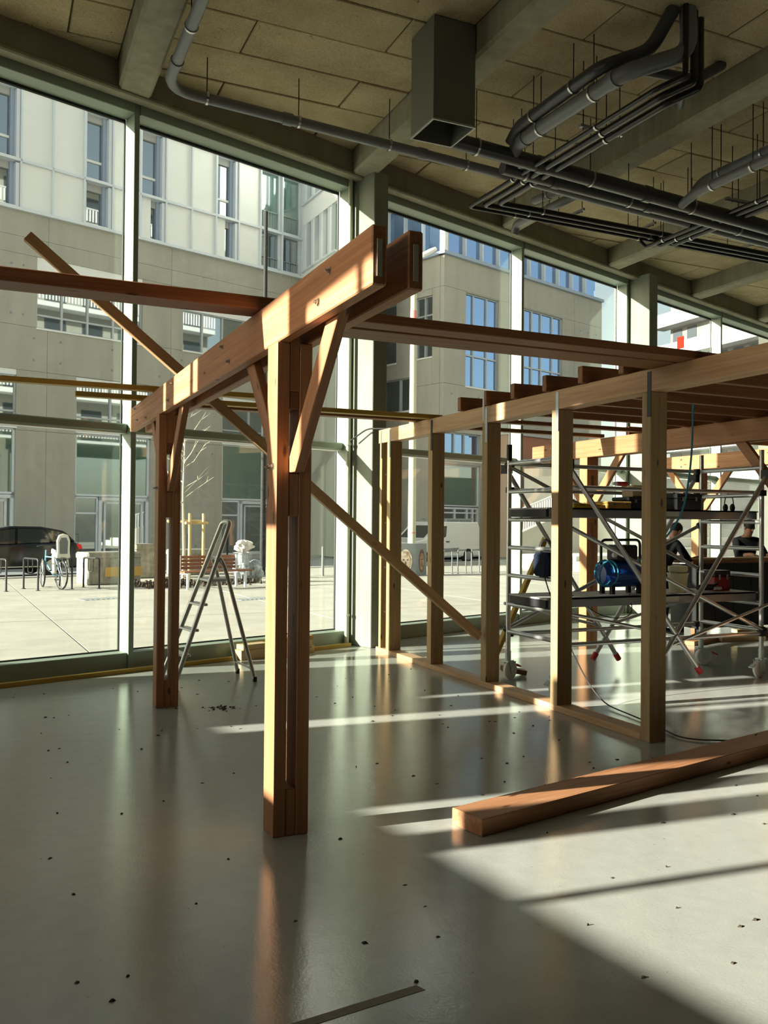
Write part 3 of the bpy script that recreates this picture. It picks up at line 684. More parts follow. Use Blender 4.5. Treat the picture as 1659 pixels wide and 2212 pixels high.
for P_, L in ((PB, 12.8), (PS, 12)):
    P_.b('band_rail', 'shutter_blue', Cb, -.15 if P_ is PB else 0, L, -.3, .15, 14.05, 14.2); P_.b('band_rail', 'white_frame', Cb, 0, L, -.3, .08, 16.95, 17.2)
    x = .3
    while x < L-1:
        P_.b('window', 'window_blue', Cb, x, x+1.16, -.25, -.22, 14.2, 16.95); P_.b('fin', 'white_frame', Cb, x-.06, x, -.3, 0, 14.2, 16.95); x += 1.22
    P_.b('white_panel', 'white_render', Cb, 0, .24, -.3, -.02, 14.2, 16.95); P_.b('parapet', 'white_panel', Cb, 0, L, -.3, .02, 17.2, 19.0)

# distant blocks, steps and railing at the end of the square
T = thing('balcony_block', (62, 58, 0), 'far white block with stacked balconies and a red cloth', 'building')
PT = Pl((66, 72, 0), (0,-1,0), (-1,0,0))
PT.b('wall', 'kerb_dark', T, 0, 42, -6, 0, 0, 46)
for k in range(13):
    PT.b('balcony', 'far_white', T, -1, 42, 0, 1.6, 2.6+3.3*k, 4.0+3.3*k)
    mb = MB(); random.seed(k)
    for q in range(20):
        if random.random() < .75: PT.box(mb, .4+q*2.05, 1.7+q*2.05, 0, .05, 4.1+3.3*k, 5.7+3.3*k)
    mb.build('window_row', 'far_dark', T)['kind'] = 'stuff'
PT.b('red_cloth', 'orange_cloth', T, 2.75, 3.65, 1.6, 1.66, 19.7, 20.9)
R_ = thing('brick_house', fw(29.5, 18.5, 0), 'small terracotta annex with a dark window in front of the corner building', 'annex')
PR = Pl(fw(28.3, 18.1), G, -NV)
PR.b('wall', 'brick_far', R_, 0, 3.4, -.9, 0, 0, 5.9); PR.b('roof_slab', 'far_grey', R_, -.1, 3.5, -.9, .1, 5.9, 6.1)
for k in range(2): PR.b('window', 'far_dark', R_, .6+1.5*k, 1.4+1.5*k, 0, .05, 3.0, 4.6)
ST = thing('seat_steps', fw(34, 12, 0), 'broad sunlit white stone seating steps at the end of the square', 'steps')
for k in range(11):
    MB().fbox(26.4, 48, 7.6+.72*k, 15.6, .37*k-.02, .37*(k+1)-.02).build('step', 'white_steps', ST)
    if k < 3: MB().fbox(21.0, 26.38, 7.6+.72*k, 11.9, .17*k-.02, .17*(k+1)-.02).build('step', 'white_steps', ST)
LETTER = {'M': [[(0,0),(.09,0),(.15,.24),(.08,.34)], [(.08,.34),(.15,.34),(.31,.12),(.27,.03)], [(.27,.03),(.31,.12),(.44,.34),(.50,.34)], [(.44,.34),(.50,.34),(.57,0),(.48,0)]], 'V': [[(0,.34),(.10,.34),(.26,.0),(.18,0)], [(.18,0),(.26,0),(.44,.34),(.34,.34)]]}
for k, (s_, st, ch) in enumerate(((33.0,6,'M'),(33.75,6,'M'),(34.6,7,'V'),(30.2,3,'M'),(36.2,4,'V'))):
    mk = MB()
    for quad in LETTER[ch]: mk.extr(quad, fw(s_, 7.6+.72*st-.004, .37*st), G, (0,0,1), NV, .003)
    mk.build('painted_letter', 'far_grey', ST)

# ------------------------------------------------------------------ ceiling services
def arc_path(pts, r=.09, k=5):
    """polyline with rounded corners"""
    P = [Vector(p) for p in pts]; out = [P[0]]
    for a, b, c in zip(P[:-2], P[1:-1], P[2:]):
        d0 = (a-b); d1 = (c-b); rr = min(r, d0.length*.49, d1.length*.49); s0 = b+d0.normalized()*rr; s1 = b+d1.normalized()*rr
        for i in range(k+1):
            t = i/k; out.append((s0*(1-t)+b*t)*(1-t)+(b*(1-t)+s1*t)*t)
    out.append(P[-1]); return out
def pipe(name, pts, r, mat, label, cat='pipe', group=None, clamps=(), bend=.12, rod=True, collars=()):
    t = thing(name, pts[0], label, cat, group)
    MB().tube(arc_path(pts, bend), r, 14).build('pipe_run', mat, t, smooth=True)
    P = [Vector(p) for p in pts]
    for seg, f in list(clamps):
        a, b = P[seg], P[seg+1]; c = a+(b-a)*f; ax = (b-a).normalized()
        cl = MB().lathe([(r+.001,-.012),(r+.010,-.012),(r+.010,.012),(r+.001,.012)], c, 14, ax).build('clamp', 'steel', t, smooth=True)
        if rod and c.z+r < CEIL-.03:
            MB().tube([c+Vector((0,0,r+.005)), (c.x, c.y, CEIL-.008)], .006, 6).build('hanger_rod', 'black_steel', cl)
    for seg, f in collars:
        a, b = P[seg], P[seg+1]; c = a+(b-a)*f; ax = (b-a).normalized()
        MB().lathe([(r,-.05),(r+.010,-.05),(r+.010,.05),(r,.05)], c, 14, ax).build('socket_collar', mat, t, smooth=True)
    return t
pipe('drain_pipe', [(1.60,6.3,6.02),(1.60,8.95,5.985),(5.75,8.95,5.79),(7.2,8.95,5.70),(11.5,8.95,5.50)], .056, 'pvc_grey', 'long grey drain pipe turning along the glazing under the first ceiling rib', group='drain pipes', clamps=[(0,.55),(1,.10),(1,.34),(1,.60),(1,.84),(3,.3),(3,.7)], bend=.30, collars=[(0,.8),(1,.31),(1,.70)])
pipe('drain_pipe', [(4.45,8.35,5.785),(11.5,8.35,5.40)], .088, 'pvc_dark', 'thick dark drain pipe starting behind the sheet-metal duct', group='drain pipes', clamps=[(0,.06),(0,.28),(0,.5),(0,.72)], collars=[(0,.18),(0,.4)])
pipe('drain_pipe', [(5.38,8.62,5.725),(11.5,8.62,5.44)], .080, 'pvc_dark', 'dark drain pipe with a capped end beside the crossing black pipes', group='drain pipes', clamps=[(0,.05),(0,.3),(0,.6)], collars=[(0,.12),(0,.35)])
pipe('drain_pipe', [(5.87,6.2,6.392),(5.87,6.18,5.98),(5.34,6.45,5.80),(5.34,8.24,5.845),(5.34,8.34,5.74)], .078, 'pvc_grey', 'big grey drain pipe dropping from the ceiling and running to the dark pipe', group='drain pipes', clamps=[(2,.25),(2,.75)], bend=.16, collars=[(2,.08),(2,.93)])
pipe('drain_pipe', [(5.74,6.24,6.392),(5.62,6.42,6.06),(5.265,6.70,5.955),(5.265,8.10,5.965),(5.265,8.27,5.85)], .066, 'pvc_dark', 'darker drain pipe tucked above the big grey drain pipe', group='drain pipes', clamps=[(2,.3),(2,.8)])
pipe('drain_pipe', [(7.92,5.0,5.79),(7.92,8.12,5.81),(7.92,8.32,5.64)], .062, 'pvc_grey', 'grey drain pipe of a parallel pair, the higher one', group='drain pipes', clamps=[(0,.7),(0,.9)])
pipe('drain_pipe', [(7.76,5.0,5.62),(7.76,8.03,5.63),(7.76,8.30,5.56)], .058, 'pvc_grey', 'grey drain pipe of a parallel pair, the lower one', group='drain pipes', clamps=[(0,.72),(0,.92)])
pipe('drain_pipe', [(6.62,9.80,5.93),(6.62,8.97,5.85)], .052, 'pvc_grey', 'short grey drain stub near the ceiling rib', group='drain pipes', clamps=[(0,.4)])
pipe('drain_pipe', [(6.90,10.72,5.80),(6.90,10.66,5.92),(6.90,9.05,5.86)], .058, 'pvc_grey', 'grey drain pipe with an elbow close to the glazing', group='drain pipes', clamps=[(1,.5)])
pipe('drain_pipe', [(5.50,6.80,6.08),(6.45,6.72,6.10),(6.90,6.80,6.392)], .055, 'pvc_dark', 'dark drain branch running up into the ceiling by the black pipes', group='drain pipes')
pipe('drain_pipe', [(6.40,6.85,6.02),(6.75,7.25,6.12),(6.85,7.40,6.392)], .050, 'pvc_dark', 'second dark drain branch bending up into the ceiling', group='drain pipes')
bk = 'black water pipe of the bundle crossing under the drains, '
pipe('water_pipe', [(5.80,6.15,6.392),(5.80,6.15,5.74),(5.62,6.35,5.655),(5.62,9.80,5.69),(12.5,9.80,5.66)], .027, 'black_pipe', bk+'thin outer one', group='black water pipes', bend=.06, clamps=[(2,.25),(2,.7),(3,.1),(3,.4)])
pipe('water_pipe', [(5.95,6.2,6.392),(5.95,6.2,5.74),(5.76,6.42,5.655),(5.76,9.66,5.69),(12.5,9.66,5.66)], .037, 'black_pipe', bk+'middle one', group='black water pipes', bend=.06, clamps=[(2,.27),(2,.72),(3,.1),(3,.4)], rod=False)
pipe('water_pipe', [(6.09,6.27,6.392),(6.09,6.27,5.74),(5.90,6.5,5.655),(5.90,9.52,5.69),(12.5,9.52,5.66)], .037, 'black_pipe', bk+'inner one', group='black water pipes', bend=.06, clamps=[(2,.3),(2,.75),(3,.1),(3,.4)])
for k, (x, r) in enumerate(((8.52,.025),(8.65,.034),(8.79,.034))):
    pipe('water_pipe', [(x,5.4,5.57),(x,9.80-.14*k,5.57),(x-.10,9.80-.14*k,5.64)], r, 'black_pipe', 'black water pipe joining the bundle from below, '+('thin one','middle one','outer one')[k], group='black water pipes', bend=.05, clamps=[(0,.55),(0,.92)], rod=(k != 1))
# trapeze brackets
for k, (x, y, along) in enumerate(((6.0,7.35,'x'),(6.0,8.5,'x'),(7.1,9.66,'y'),(8.3,9.66,'y'),(10.2,9.66,'y'),(8.95,8.2,'x'))):
    t = thing('pipe_bracket', (x, y, 5.75), 'small steel channel on threaded rods carrying the black pipes, '+('above the capped drain','over the crossing','by the second rib','beside the joining pipes','far along the bundle','over the joining pipes')[k], 'bracket', 'pipe brackets')
    z0 = 5.735 if along == 'y' else 5.70
    if along == 'y': MB().box(x-.02, x+.02, y-.30, y+.30, z0, z0+.03).build('channel', 'zinc', t); ends = [(x, y-.26), (x, y+.26)]
    else: MB().box(x-.48 if k < 2 else x-.55, x+.06, y-.02, y+.02, z0, z0+.03).build('channel', 'zinc', t); ends = [(x-.44, y), (x+.03, y)]
    for (ex, ey) in ends: MB().tube([(ex,ey,z0-.02),(ex,ey,CEIL-.008)], .006, 6).build('hanger_rod', 'black_steel', t)
# sheet-metal duct
t = thing('air_duct', (4.0, 7.5, 5.4), 'square grey sheet-metal duct stub hanging from the ceiling', 'duct')
x0, x1, y0, y1, zb, zt = 3.775, 4.225, 7.27, 7.745, 5.40, 6.393
for a in ((x0,x0+.012,y0,y1), (x1-.012,x1,y0,y1), (x0+.012,x1-.012,y0,y0+.012), (x0+.012,x1-.012,y1-.012,y1)): MB().box(a[0],a[1],a[2],a[3],zb,zt).build('side_sheet', 'duct_steel', t)
MB().box(x0+.012,x1-.012,y0+.012,y1-.012,zb+.62,zb+.64).build('inner_baffle', 'duct_inside', t)
for a in ((x0-.006,x0,y0-.006,y1+.006), (x1,x1+.006,y0-.006,y1+.006), (x0,x1,y0-.006,y0), (x0,x1,y1,y1+.006)): MB().box(a[0],a[1],a[2],a[3],zb,zb+.018).build('rim', 'zinc', t)
# pipe and cable at the concrete column
q = fw(2.985, -.06)
t = thing('riser_pipe', (q.x, q.y, 0), 'cream painted riser pipe in the corner by the concrete column', 'pipe')
MB().tube([(q.x,q.y,0),(q.x,q.y,6.13)], .030, 12).build('pipe_run', 'cream_pipe', t, smooth=True)
for zz in (.4, 2.62, 4.6): MB().lathe([(.03,-.015),(.04,-.015),(.04,.015),(.03,.015)], (q.x,q.y,zz), 12).build('clamp', 'cream_pipe', t)
c0 = fw(2.97,-.12,2.66)
tag(MB().tube(arc_path([c0, c0+Vector((.12,-.28,.14)), (4.50,9.96,2.775), (4.62,9.7,2.775)], .1), .010, 8).build('cable', 'cable_black', smooth=True), 'black cable from the cream riser pipe to the stud wall header', 'cable')

# ------------------------------------------------------------------ scaffold tower
XA, XB, YF, YN = 4.89, 7.49, 7.66, 6.80
t = thing('scaffold_tower', ((XA+XB)/2, (YF+YN)/2, 0), 'aluminium mobile scaffold tower with two work platforms under the joists', 'scaffold')
for x in (XA, XB):
    for y in (YF, YN):
        s_ = MB().tube([(x,y,.27),(x,y,2.41)], .025, 12).build('standard', 'scaffold_alu', t, smooth=True)
        MB().tube([(x,y,2.25),(x,y,2.415)], .028, 12).build('spigot_sleeve', 'black_plastic', s_, smooth=True) if x == XA else None
        cs = MB().tube([(x,y,.20),(x,y,.30)], .03, 10).build('castor', 'castor_paint', t, smooth=True)
        a = {(XA,YF): 20, (XA,YN): 200, (XB,YF): -20, (XB,YN): 190}[(x,y)]; dv = Vector((math.cos(rad(a)), math.sin(rad(a)), 0)); sv = Vector((-dv.y, dv.x, 0))
        MB().bar((x-dv.x*.05,y-dv.y*.05,.195), (x+dv.x*.05,y+dv.y*.05,.195), .08, .014).build('swivel_plate', 'castor_paint', cs)
        o = Vector((x,y,0))+dv*.035
        for e in (-1, 1):
            MB().extr([(-.055,.19),(.05,.19),(.03,.07),(-.02,.07)], o+sv*(e*.036-.002), dv, (0,0,1), sv, .004).build('fork', 'castor_paint', cs)
        MB().lathe([(.0,-.025),(.085,-.025),(.1,-.012),(.1,.012),(.085,.025),(.0,.025)], o+Vector((0,0,.1)), 20, sv).build('wheel', 'white_plastic', cs, smooth=True)
        MB().bar(o+dv*.09+Vector((0,0,.15)), o+dv*.16+Vector((0,0,.12)), .045, .014).build('brake_pedal', 'red_plastic' if y == YF else 'castor_paint', cs)
    for z in (.50,.78,1.075,1.36,1.645,1.93,2.22):
        MB().tube([(x,YF,z),(x,YN,z)], .022, 10).build('rung', 'scaffold_alu', t, smooth=True)
for y, z in ((YN-.03,1.95),(YN-.03,.47),(YF+.03,.47),(YF+.03,1.95),(YF+.03,2.22)):
    b = MB().tube([(XA,y,z),(XB,y,z)], .021, 10).build('guard_rail', 'scaffold_alu', t, smooth=True)
    for x in (XA+.03, XB-.03): MB().box(x-.035,x+.035,y-.03,y+.03,z-.03,z+.03).build('hook', 'black_plastic', b)
for p, q in (((XA,YN-.03,1.62),(XB,YN-.03,.50)), ((XA,YF+.03,.52),(XB,YF+.03,1.60)), ((XA,YF+.03,2.2),(XB,YF+.03,1.1))):
    b = MB().tube([p,q], .021, 10).build('diagonal_tube', 'scaffold_alu', t, smooth=True)
    for e in (p,q): MB().ell(e, .04,.04,.04,8,6).build('hook', 'black_plastic', b)
for (p, q) in (((XA+.02,YF+.08,2.16),(6.36,7.74,.14)), ((XB-.02,YF+.08,2.14),(6.04,7.74,.16)), ((XA+.03,YN-.09,2.16),(6.54,6.71,.145)), ((XB-.02,YN-.09,2.14),(5.86,6.71,.03))):
    p, q = Vector(p), Vector(q); d = (q-p).normalized()
    b = MB().tube([p,q], .024, 10).build('outrigger', 'scaffold_alu', t, smooth=True)
    MB().tube([q-d*.05,q+d*.03], .031, 10).build('foot', 'red_plastic', b, smooth=True)
    MB().box(p.x-.04,p.x+.04,p.y-.05,p.y+.05,p.z-.04,p.z+.05).build('coupler', 'black_plastic', b)
    x = XB if p.x > 6 else XA; m = p+(q-p)*.82
    MB().tube([(x,p.y,.78),m], .017, 8).build('strut', 'scaffold_alu', b, smooth=True)
for z in (1.67, .805):
    pf = MB().box(XA-.06,XB+.06,YN+.10,YF-.10,z+.075,z+.09).build('platform', 'far_grey', t)
    for y in (YN+.10, YF-.13): MB().box(XA-.03,XB+.03,y,y+.03,z,z+.09).build('side_rail', 'zinc', pf)
    for x in (XA-.06, XB+.01): MB().box(x,x+.05,YN+.12,YF-.12,z,z+.075).build('end_hook', 'black_plastic', pf)
    MB().box(6.05,6.45,YN+.098,YN+.10,z+.02,z+.07).build('rail_sticker', 'paper_label', pf)
ZU, ZL = 1.761, .896
# things on the platforms
t = thing('air_compressor', (5.95,7.2,ZL), 'small blue air compressor on the lower scaffold platform', 'compressor')
MB().lathe([(.02,-.27),(.10,-.26),(.135,-.21),(.135,.21),(.10,.26),(.02,.27)], (5.95,7.2,ZL+.20), 18, (1,0,0)).build('tank', 'blue_paint', t, smooth=True)
MB().box(5.84,6.10,7.10,7.30,ZL+.335,ZL+.50).build('motor', 'black_plastic', t, bevel=.02)
MB().tube(arc_path([(5.70,7.2,ZL+.30),(5.70,7.2,ZL+.55),(6.2,7.2,ZL+.55),(6.2,7.2,ZL+.30)], .06), .014, 8).build('handle', 'black_plastic', t, smooth=True)
for x in (5.78,6.12):
    for y in (7.12,7.28): MB().box(x-.02,x+.02,y-.02,y+.02,ZL,ZL+.11).build('foot', 'rubber', t)
MB().lathe([(.025,0),(.025,.03),(.02,.035)], (5.76,7.08,ZL+.40), 12, (0,-1,0)).build('gauge', 'white_plastic', t, smooth=True)
hp = [(5.66+.10*math.cos(a)*(1+.2*math.sin(a*.5)), 7.05+.05*math.sin(a*.7), ZL+.22+.13*math.sin(a)) for a in [i*.5 for i in range(26)]]
MB().tube(hp, .009, 6).build('coiled_hose', 'blue_hose', t, smooth=True)
hb_ = [(5.95,7.0,ZL+.30),(6.3,6.72,1.6),(6.42,6.70,2.2),(6.46,6.72,2.95),(6.8,6.78,2.98)]
tag(MB().tube(arc_path(hb_, .5, 8), .010, 8).build('air_hose', 'blue_hose', smooth=True), 'blue air hose looping up from the compressor to the joists', 'hose')
def toolbox(name, x, y, z, L, D, H, mat, label, cat, lid='black_plastic', handle=True, group=None):
    t = thing(name, (x,y,z), label, cat, group)
    MB().box(x-L/2,x+L/2,y-D/2,y+D/2,z,z+H*.7).build('body', mat, t, bevel=.008)
    MB().box(x-L/2-.004,x+L/2+.004,y-D/2-.004,y+D/2+.004,z+H*.7,z+H).build('lid', lid, t, bevel=.008)
    for e in (-.25, .25): MB().box(x+e*L-.012,x+e*L+.012,y-D/2-.012,y-D/2-.004,z+H*.55,z+H*.8).build('latch', 'steel', t)
    if handle: MB().tube(arc_path([(x-L*.2,y,z+H),(x-L*.2,y,z+H+.035),(x+L*.2,y,z+H+.035),(x+L*.2,y,z+H)], .03), .008, 8).build('handle', 'black_plastic', t, smooth=True)
    return t
toolbox('wooden_case', 5.80, 7.15, ZU, .30, .22, .075, 'gold_box', 'pale wooden case on the upper platform beside the black drill case', 'case', 'gold_box', False)
toolbox('drill_case', 6.12, 7.2, ZU, .36, .26, .125, 'black_plastic', 'flat black drill case on the upper platform', 'case', handle=False)
toolbox('carton', 6.13, 7.2, ZU+.128, .20, .18, .12, 'pine_box', 'small cardboard carton lying on the black drill case', 'box', 'pine_box', False)
toolbox('black_crate', 6.68, 7.15, ZU, .34, .30, .17, 'black_plastic', 'tall black crate on the upper platform behind the end stud', 'crate')
toolbox('spirit_level_case', 5.44, 7.12, ZU, .34, .08, .05, 'yellow_plastic', 'long low yellow case on the upper platform', 'case', 'yellow_plastic', False)
toolbox('tin_box', 7.27, 7.2, ZL, .22, .16, .22, 'tin_red', 'dark red box on the lower platform', 'box', 'black_plastic', False)
t = thing('bucket', (6.62,7.1,ZL), 'cream plastic bucket on the lower scaffold platform', 'bucket')
MB().lathe([(.085,0),(.105,.19),(.112,.19),(.112,.205),(.10,.205),(.08,.01)], (6.62,7.1,ZL), 20).build('pail', 'bucket_cream', t, smooth=True)
MB().tube([(6.62+.11*math.cos(a),7.1,ZL+.19+.09*math.sin(a)) for a in [math.pi*i/12 for i in range(13)]], .004, 6).build('bail_handle', 'steel', t)
MB().lathe([(.085,0),(.10,.02),(.1,.07),(.02,.08)], (6.62,7.1,ZL+.206), 16).build('lid', 'bucket_cream', t, smooth=True)
t = thing('angle_grinder', (6.98,7.05,ZL), 'angle grinder with a grey guard lying on the lower platform', 'tool')
MB().tube([(6.85,7.05,ZL+.05),(7.0,7.05,ZL+.05),(7.08,7.05,ZL+.05)], [.028,.034,.03], 12).build('motor_housing', 'black_plastic', t, smooth=True)
MB().lathe([(.02,-.015),(.062,-.015),(.062,.012),(.02,.02)], (7.10,7.05,ZL+.04), 18).build('guard', 'zinc', t, smooth=True)
MB().tube([(7.05,7.05,ZL+.06),(7.05,6.97,ZL+.10)], .013, 8).build('side_handle', 'black_plastic', t, smooth=True)
t = thing('ear_defenders', (7.49,7.25,1.86), 'black ear defenders hanging from a scaffold rung', 'ear defenders')
for e in (-.05, .05): MB().ell((7.49,7.25+e,1.80), .03,.028,.045,12,8).build('ear_cup', 'black_plastic', t, smooth=True)
MB().tube([(7.49,7.25+.065*math.cos(a),1.82+.14*math.sin(a)) for a in [math.pi*i/12 for i in range(13)]], .006, 6).build('headband', 'black_plastic', t, smooth=True)
t = thing('tool_bag', (4.88,7.0,1.10), 'dark blue tool bag hanging on the scaffold ladder frame', 'bag')
MB().prism([(4.82,6.90),(4.98,6.90),(4.98,7.14),(4.82,7.14)], 1.10, 1.33).build('body', 'denim', t, bevel=.03)
MB().tube([(4.9,7.02+.10*math.cos(a),1.33+.12*math.sin(a)) for a in [math.pi*i/12 for i in range(13)]], .012, 8).build('strap', 'black_plastic', t, smooth=True)
t = thing('cordless_sander', (5.62,6.77,1.974), 'small red and white tool resting on the scaffold guard rail', 'tool')
MB().tube([(5.54,6.77,1.998),(5.66,6.77,1.998)], [.022,.024], 10).build('body', 'red_plastic', t, smooth=True)
MB().tube([(5.50,6.77,1.998),(5.54,6.77,1.998)], [.014,.02], 10).build('nose', 'white_plastic', t, smooth=True)
tag(MB().tube(arc_path([(4.83,6.95,1.12),(4.74,6.72,.95),(4.86,6.6,.5),(5.0,6.35,.02),(4.85,5.4,.012),(4.72,5.0,.012),(5.3,4.72,.012),(5.0,4.62,.105),(5.6,4.95,.02),(6.4,5.6,.012)], .4, 8), .006, 6).build('power_cable', 'cable_black', smooth=True), 'thin black power cable trailing from the scaffold across the floor plank', 'cable')
tag(MB().tube(arc_path([(5.25,7.08,.905),(5.4,6.78,.70),(5.75,6.76,.70),(5.9,7.0,.905)], .3, 8), .005, 6).build('power_cable', 'cable_black', smooth=True), 'thin black cable drooping from the lower scaffold platform', 'cable')
tag(timber('prop', (4.97,8.15,.03), (5.72,8.2,1.45), .06, .05, 'formwork_wood'), 'yellowish timber prop leaning behind the scaffold ladder frame', 'prop')
tag(timber('timber_wedge', (4.98,7.93,.075), (5.22,7.83,.03), .13, .05, 'dark_wood'), 'short dark board lying by a scaffold castor', 'timber')

# ------------------------------------------------------------------ stepladder
t = thing('stepladder', (2.05,8.8,0), 'aluminium stepladder standing behind the timber post', 'ladder')
nB, nT, fB, fT = Vector((1.69,8.60,.02)), Vector((2.215,8.71,1.50)), Vector((1.635,9.02,.02)), Vector((2.175,8.90,1.50))
MB().tube(arc_path([nB, nT, nT+Vector((.035,.02,.10)), fT+Vector((.035,-.02,.10)), fT, fB], .07, 6), .024, 10).build('front_stile', 'ladder_alu', t, smooth=True)
rN, rF, rNt, rFt = Vector((2.465,8.52,.02)), Vector((2.43,9.05,.02)), Vector((2.16,8.66,1.20)), Vector((2.13,8.94,1.20))
MB().tube(arc_path([rN, rNt+Vector((.03,0,-.08)), rNt+Vector((-.02,.03,.04)), rFt+Vector((-.02,-.03,.04)), rFt+Vector((.03,0,-.08)), rF], .08, 6), .021, 10).build('rear_frame', 'ladder_alu', t, smooth=True)
def lerp(a, b, z): f = (z-a.z)/(b.z-a.z); return a+(b-a)*f
for k, z in enumerate((.28,.52,.77)):
    a, b = lerp(nB,nT,z), lerp(fB,fT,z); MB().bar(a+Vector((.02,0,0)), b+Vector((.02,0,0)), .085, .025).build('step', 'scaffold_alu', t, bevel=.005)
a, b = lerp(nB,nT,1.01), lerp(fB,fT,1.01); MB().bar(a+Vector((.12,0,0)), b+Vector((.12,0,0)), .27, .03).build('top_platform', 'scaffold_alu', t, bevel=.008)
MB().bar(lerp(rN,rNt,.13), lerp(rF,rFt,.13), .03, .012).build('rear_tie', 'ladder_alu', t)
for p in (nB,fB,rN,rF): MB().tube([(p.x,p.y,0),(p.x,p.y,.05)], .023, 10).build('foot', 'black_plastic', t, smooth=True)

# ------------------------------------------------------------------ workbench, people, loose things at the back
t = thing('workbench', (10.2,9.95,0), 'black panelled workbench with a pale board on top, behind the scaffold', 'workbench')
for k in range(5): MB().box(9.42+.36*k,9.77+.36*k,9.72,9.74,.10,1.05).build('front_panel', 'black_plastic', t)
MB().box(9.42,11.22,9.742,10.25,.10,1.02).build('carcass', 'black_plastic', t)
MB().box(9.30,11.34,9.66,10.30,1.05,1.085).build('worktop', 'dark_wood', t)
for x in (9.55,11.15):
    for y in (9.8,10.2): MB().box(x-.05,x+.05,y-.04,y+.04,0,.10).build('foot', 'black_plastic', t)
tag(timber('loose_board', (9.28,9.80,1.107), (11.40,9.86,1.107), .20, .04, 'pine_box'), 'pale board lying on the black workbench', 'board')
lum = [((8.55,8.95),(9.35,9.25),.14,.06,0), ((9.25,9.12),(9.95,9.0),.12,.06,0), ((9.6,9.3),(10.4,9.25),.14,.07,0), ((9.75,9.33),(10.5,9.28),.12,.05,.072), ((9.9,8.75),(10.4,8.72),.10,.03,0)]
for k, (p, q, w_, h_, z0) in enumerate(lum):
    tag(timber('timber_offcut', (*p, z0+h_/2), (*q, z0+h_/2), w_, h_, 'pine_box' if k % 2 else 'fir'), ['reddish offcut on the floor under the scaffold', 'pale offcut on the floor beside the reddish one', 'reddish offcut by the workbench with another on top', 'pale offcut on top of the one by the workbench', 'thin board lying apart from the other offcuts'][k], 'timber', 'floor offcuts')

def person(name, J, E_, rad_, parts, label, head, look, hairs):
    me = bpy.data.meshes.new('skel'); keys = list(J); me.from_pydata([J[k] for k in keys], [(keys.index(a), keys.index(b)) for a, b in E_], [])
    ob = bpy.data.objects.new('skel', me); COL.objects.link(ob)
    ob.modifiers.new('skin', 'SKIN'); sd = me.skin_vertices[0].data
    for i, k in enumerate(keys):
        r = rad_[k]; sd[i].radius = r if isinstance(r, tuple) else (r, r); sd[i].use_root = (k == 'pelvis')
    sb = ob.modifiers.new('sub', 'SUBSURF'); sb.levels = 2; sb.render_levels = 2
    dg_ = bpy.context.evaluated_depsgraph_get(); dg_.update()
    m2 = bpy.data.meshes.new_from_object(ob.evaluated_get(dg_)); bpy.data.objects.remove(ob)
    m2.materials.clear()
    mats = ['skin', 'dark_cloth', 'denim', 'black_plastic']
    for m_ in mats: m2.materials.append(M[m_])
    for p in m2.polygons:
        p.use_smooth = True
        k = min(keys, key=lambda q: (Vector(J[q])-p.center).length - (rad_[q] if not isinstance(rad_[q], tuple) else max(rad_[q]))*.6)
        p.material_index = mats.index('dark_cloth' if k == 'neck' and p.center.z < J['neck'][2]-.015 else parts[k])
    t = thing(name, (J['pelvis'][0], J['pelvis'][1], 0), label, 'person')
    b = bpy.data.objects.new('body', m2); COL.objects.link(b); child(b, t)
    h = Vector(head); L = Vector(look).normalized(); S = Vector((0,0,1)).cross(L).normalized(); U = L.cross(S)
    R = Matrix((S, L, U)).transposed()
    MB().ell(h+U*.035-L*.02, .082,.097,.095,14,10,R).build('hair', hairs, b, smooth=True)
    MB().ell(h+L*.098-U*.015, .013,.022,.022,8,6,R).build('nose', 'skin', b, smooth=True)
    for e in (-1,1):
        MB().ell(h+S*(e*.082)-U*.01, .012,.02,.03,8,6,R).build('ear', 'skin', b, smooth=True)
        MB().ell(h+L*.086+S*(e*.032)+U*.015, .013,.008,.007,8,6,R).build('eye', 'black_plastic', b, smooth=True)
    MB().ell(h+L*.084-U*.052, .026,.008,.007,8,6,R).build('mouth', 'tin_red', b, smooth=True)
    return t
def fingers(J, E_, rad_, parts, hand, fwd, side, base):
    fwd, side = Vector(fwd).normalized(), Vector(side).normalized(); dn = Vector((0,0,-1)); h = Vector(J[hand])
    for i, (o, l) in enumerate(((-.033,.06),(-.011,.072),(.011,.068),(.033,.052))):
        a, b = f'{hand}_f{i}a', f'{hand}_f{i}b'
        J[a] = tuple(h+fwd*.05+side*o+dn*.006); J[b] = tuple(h+fwd*(.05+l)+side*o*1.15+dn*.028)
        E_ += [(hand,a),(a,b)]; rad_[a] = .0095; rad_[b] = .008; parts[a] = parts[b] = 'skin'
    a, b = f'{hand}_ta', f'{hand}_tb'; J[a] = tuple(h-side*.045+fwd*.01); J[b] = tuple(h-side*.06+fwd*.055+dn*.01); E_ += [(hand,a),(a,b)]; rad_[a] = .011; rad_[b] = .009; parts[a] = parts[b] = 'skin'
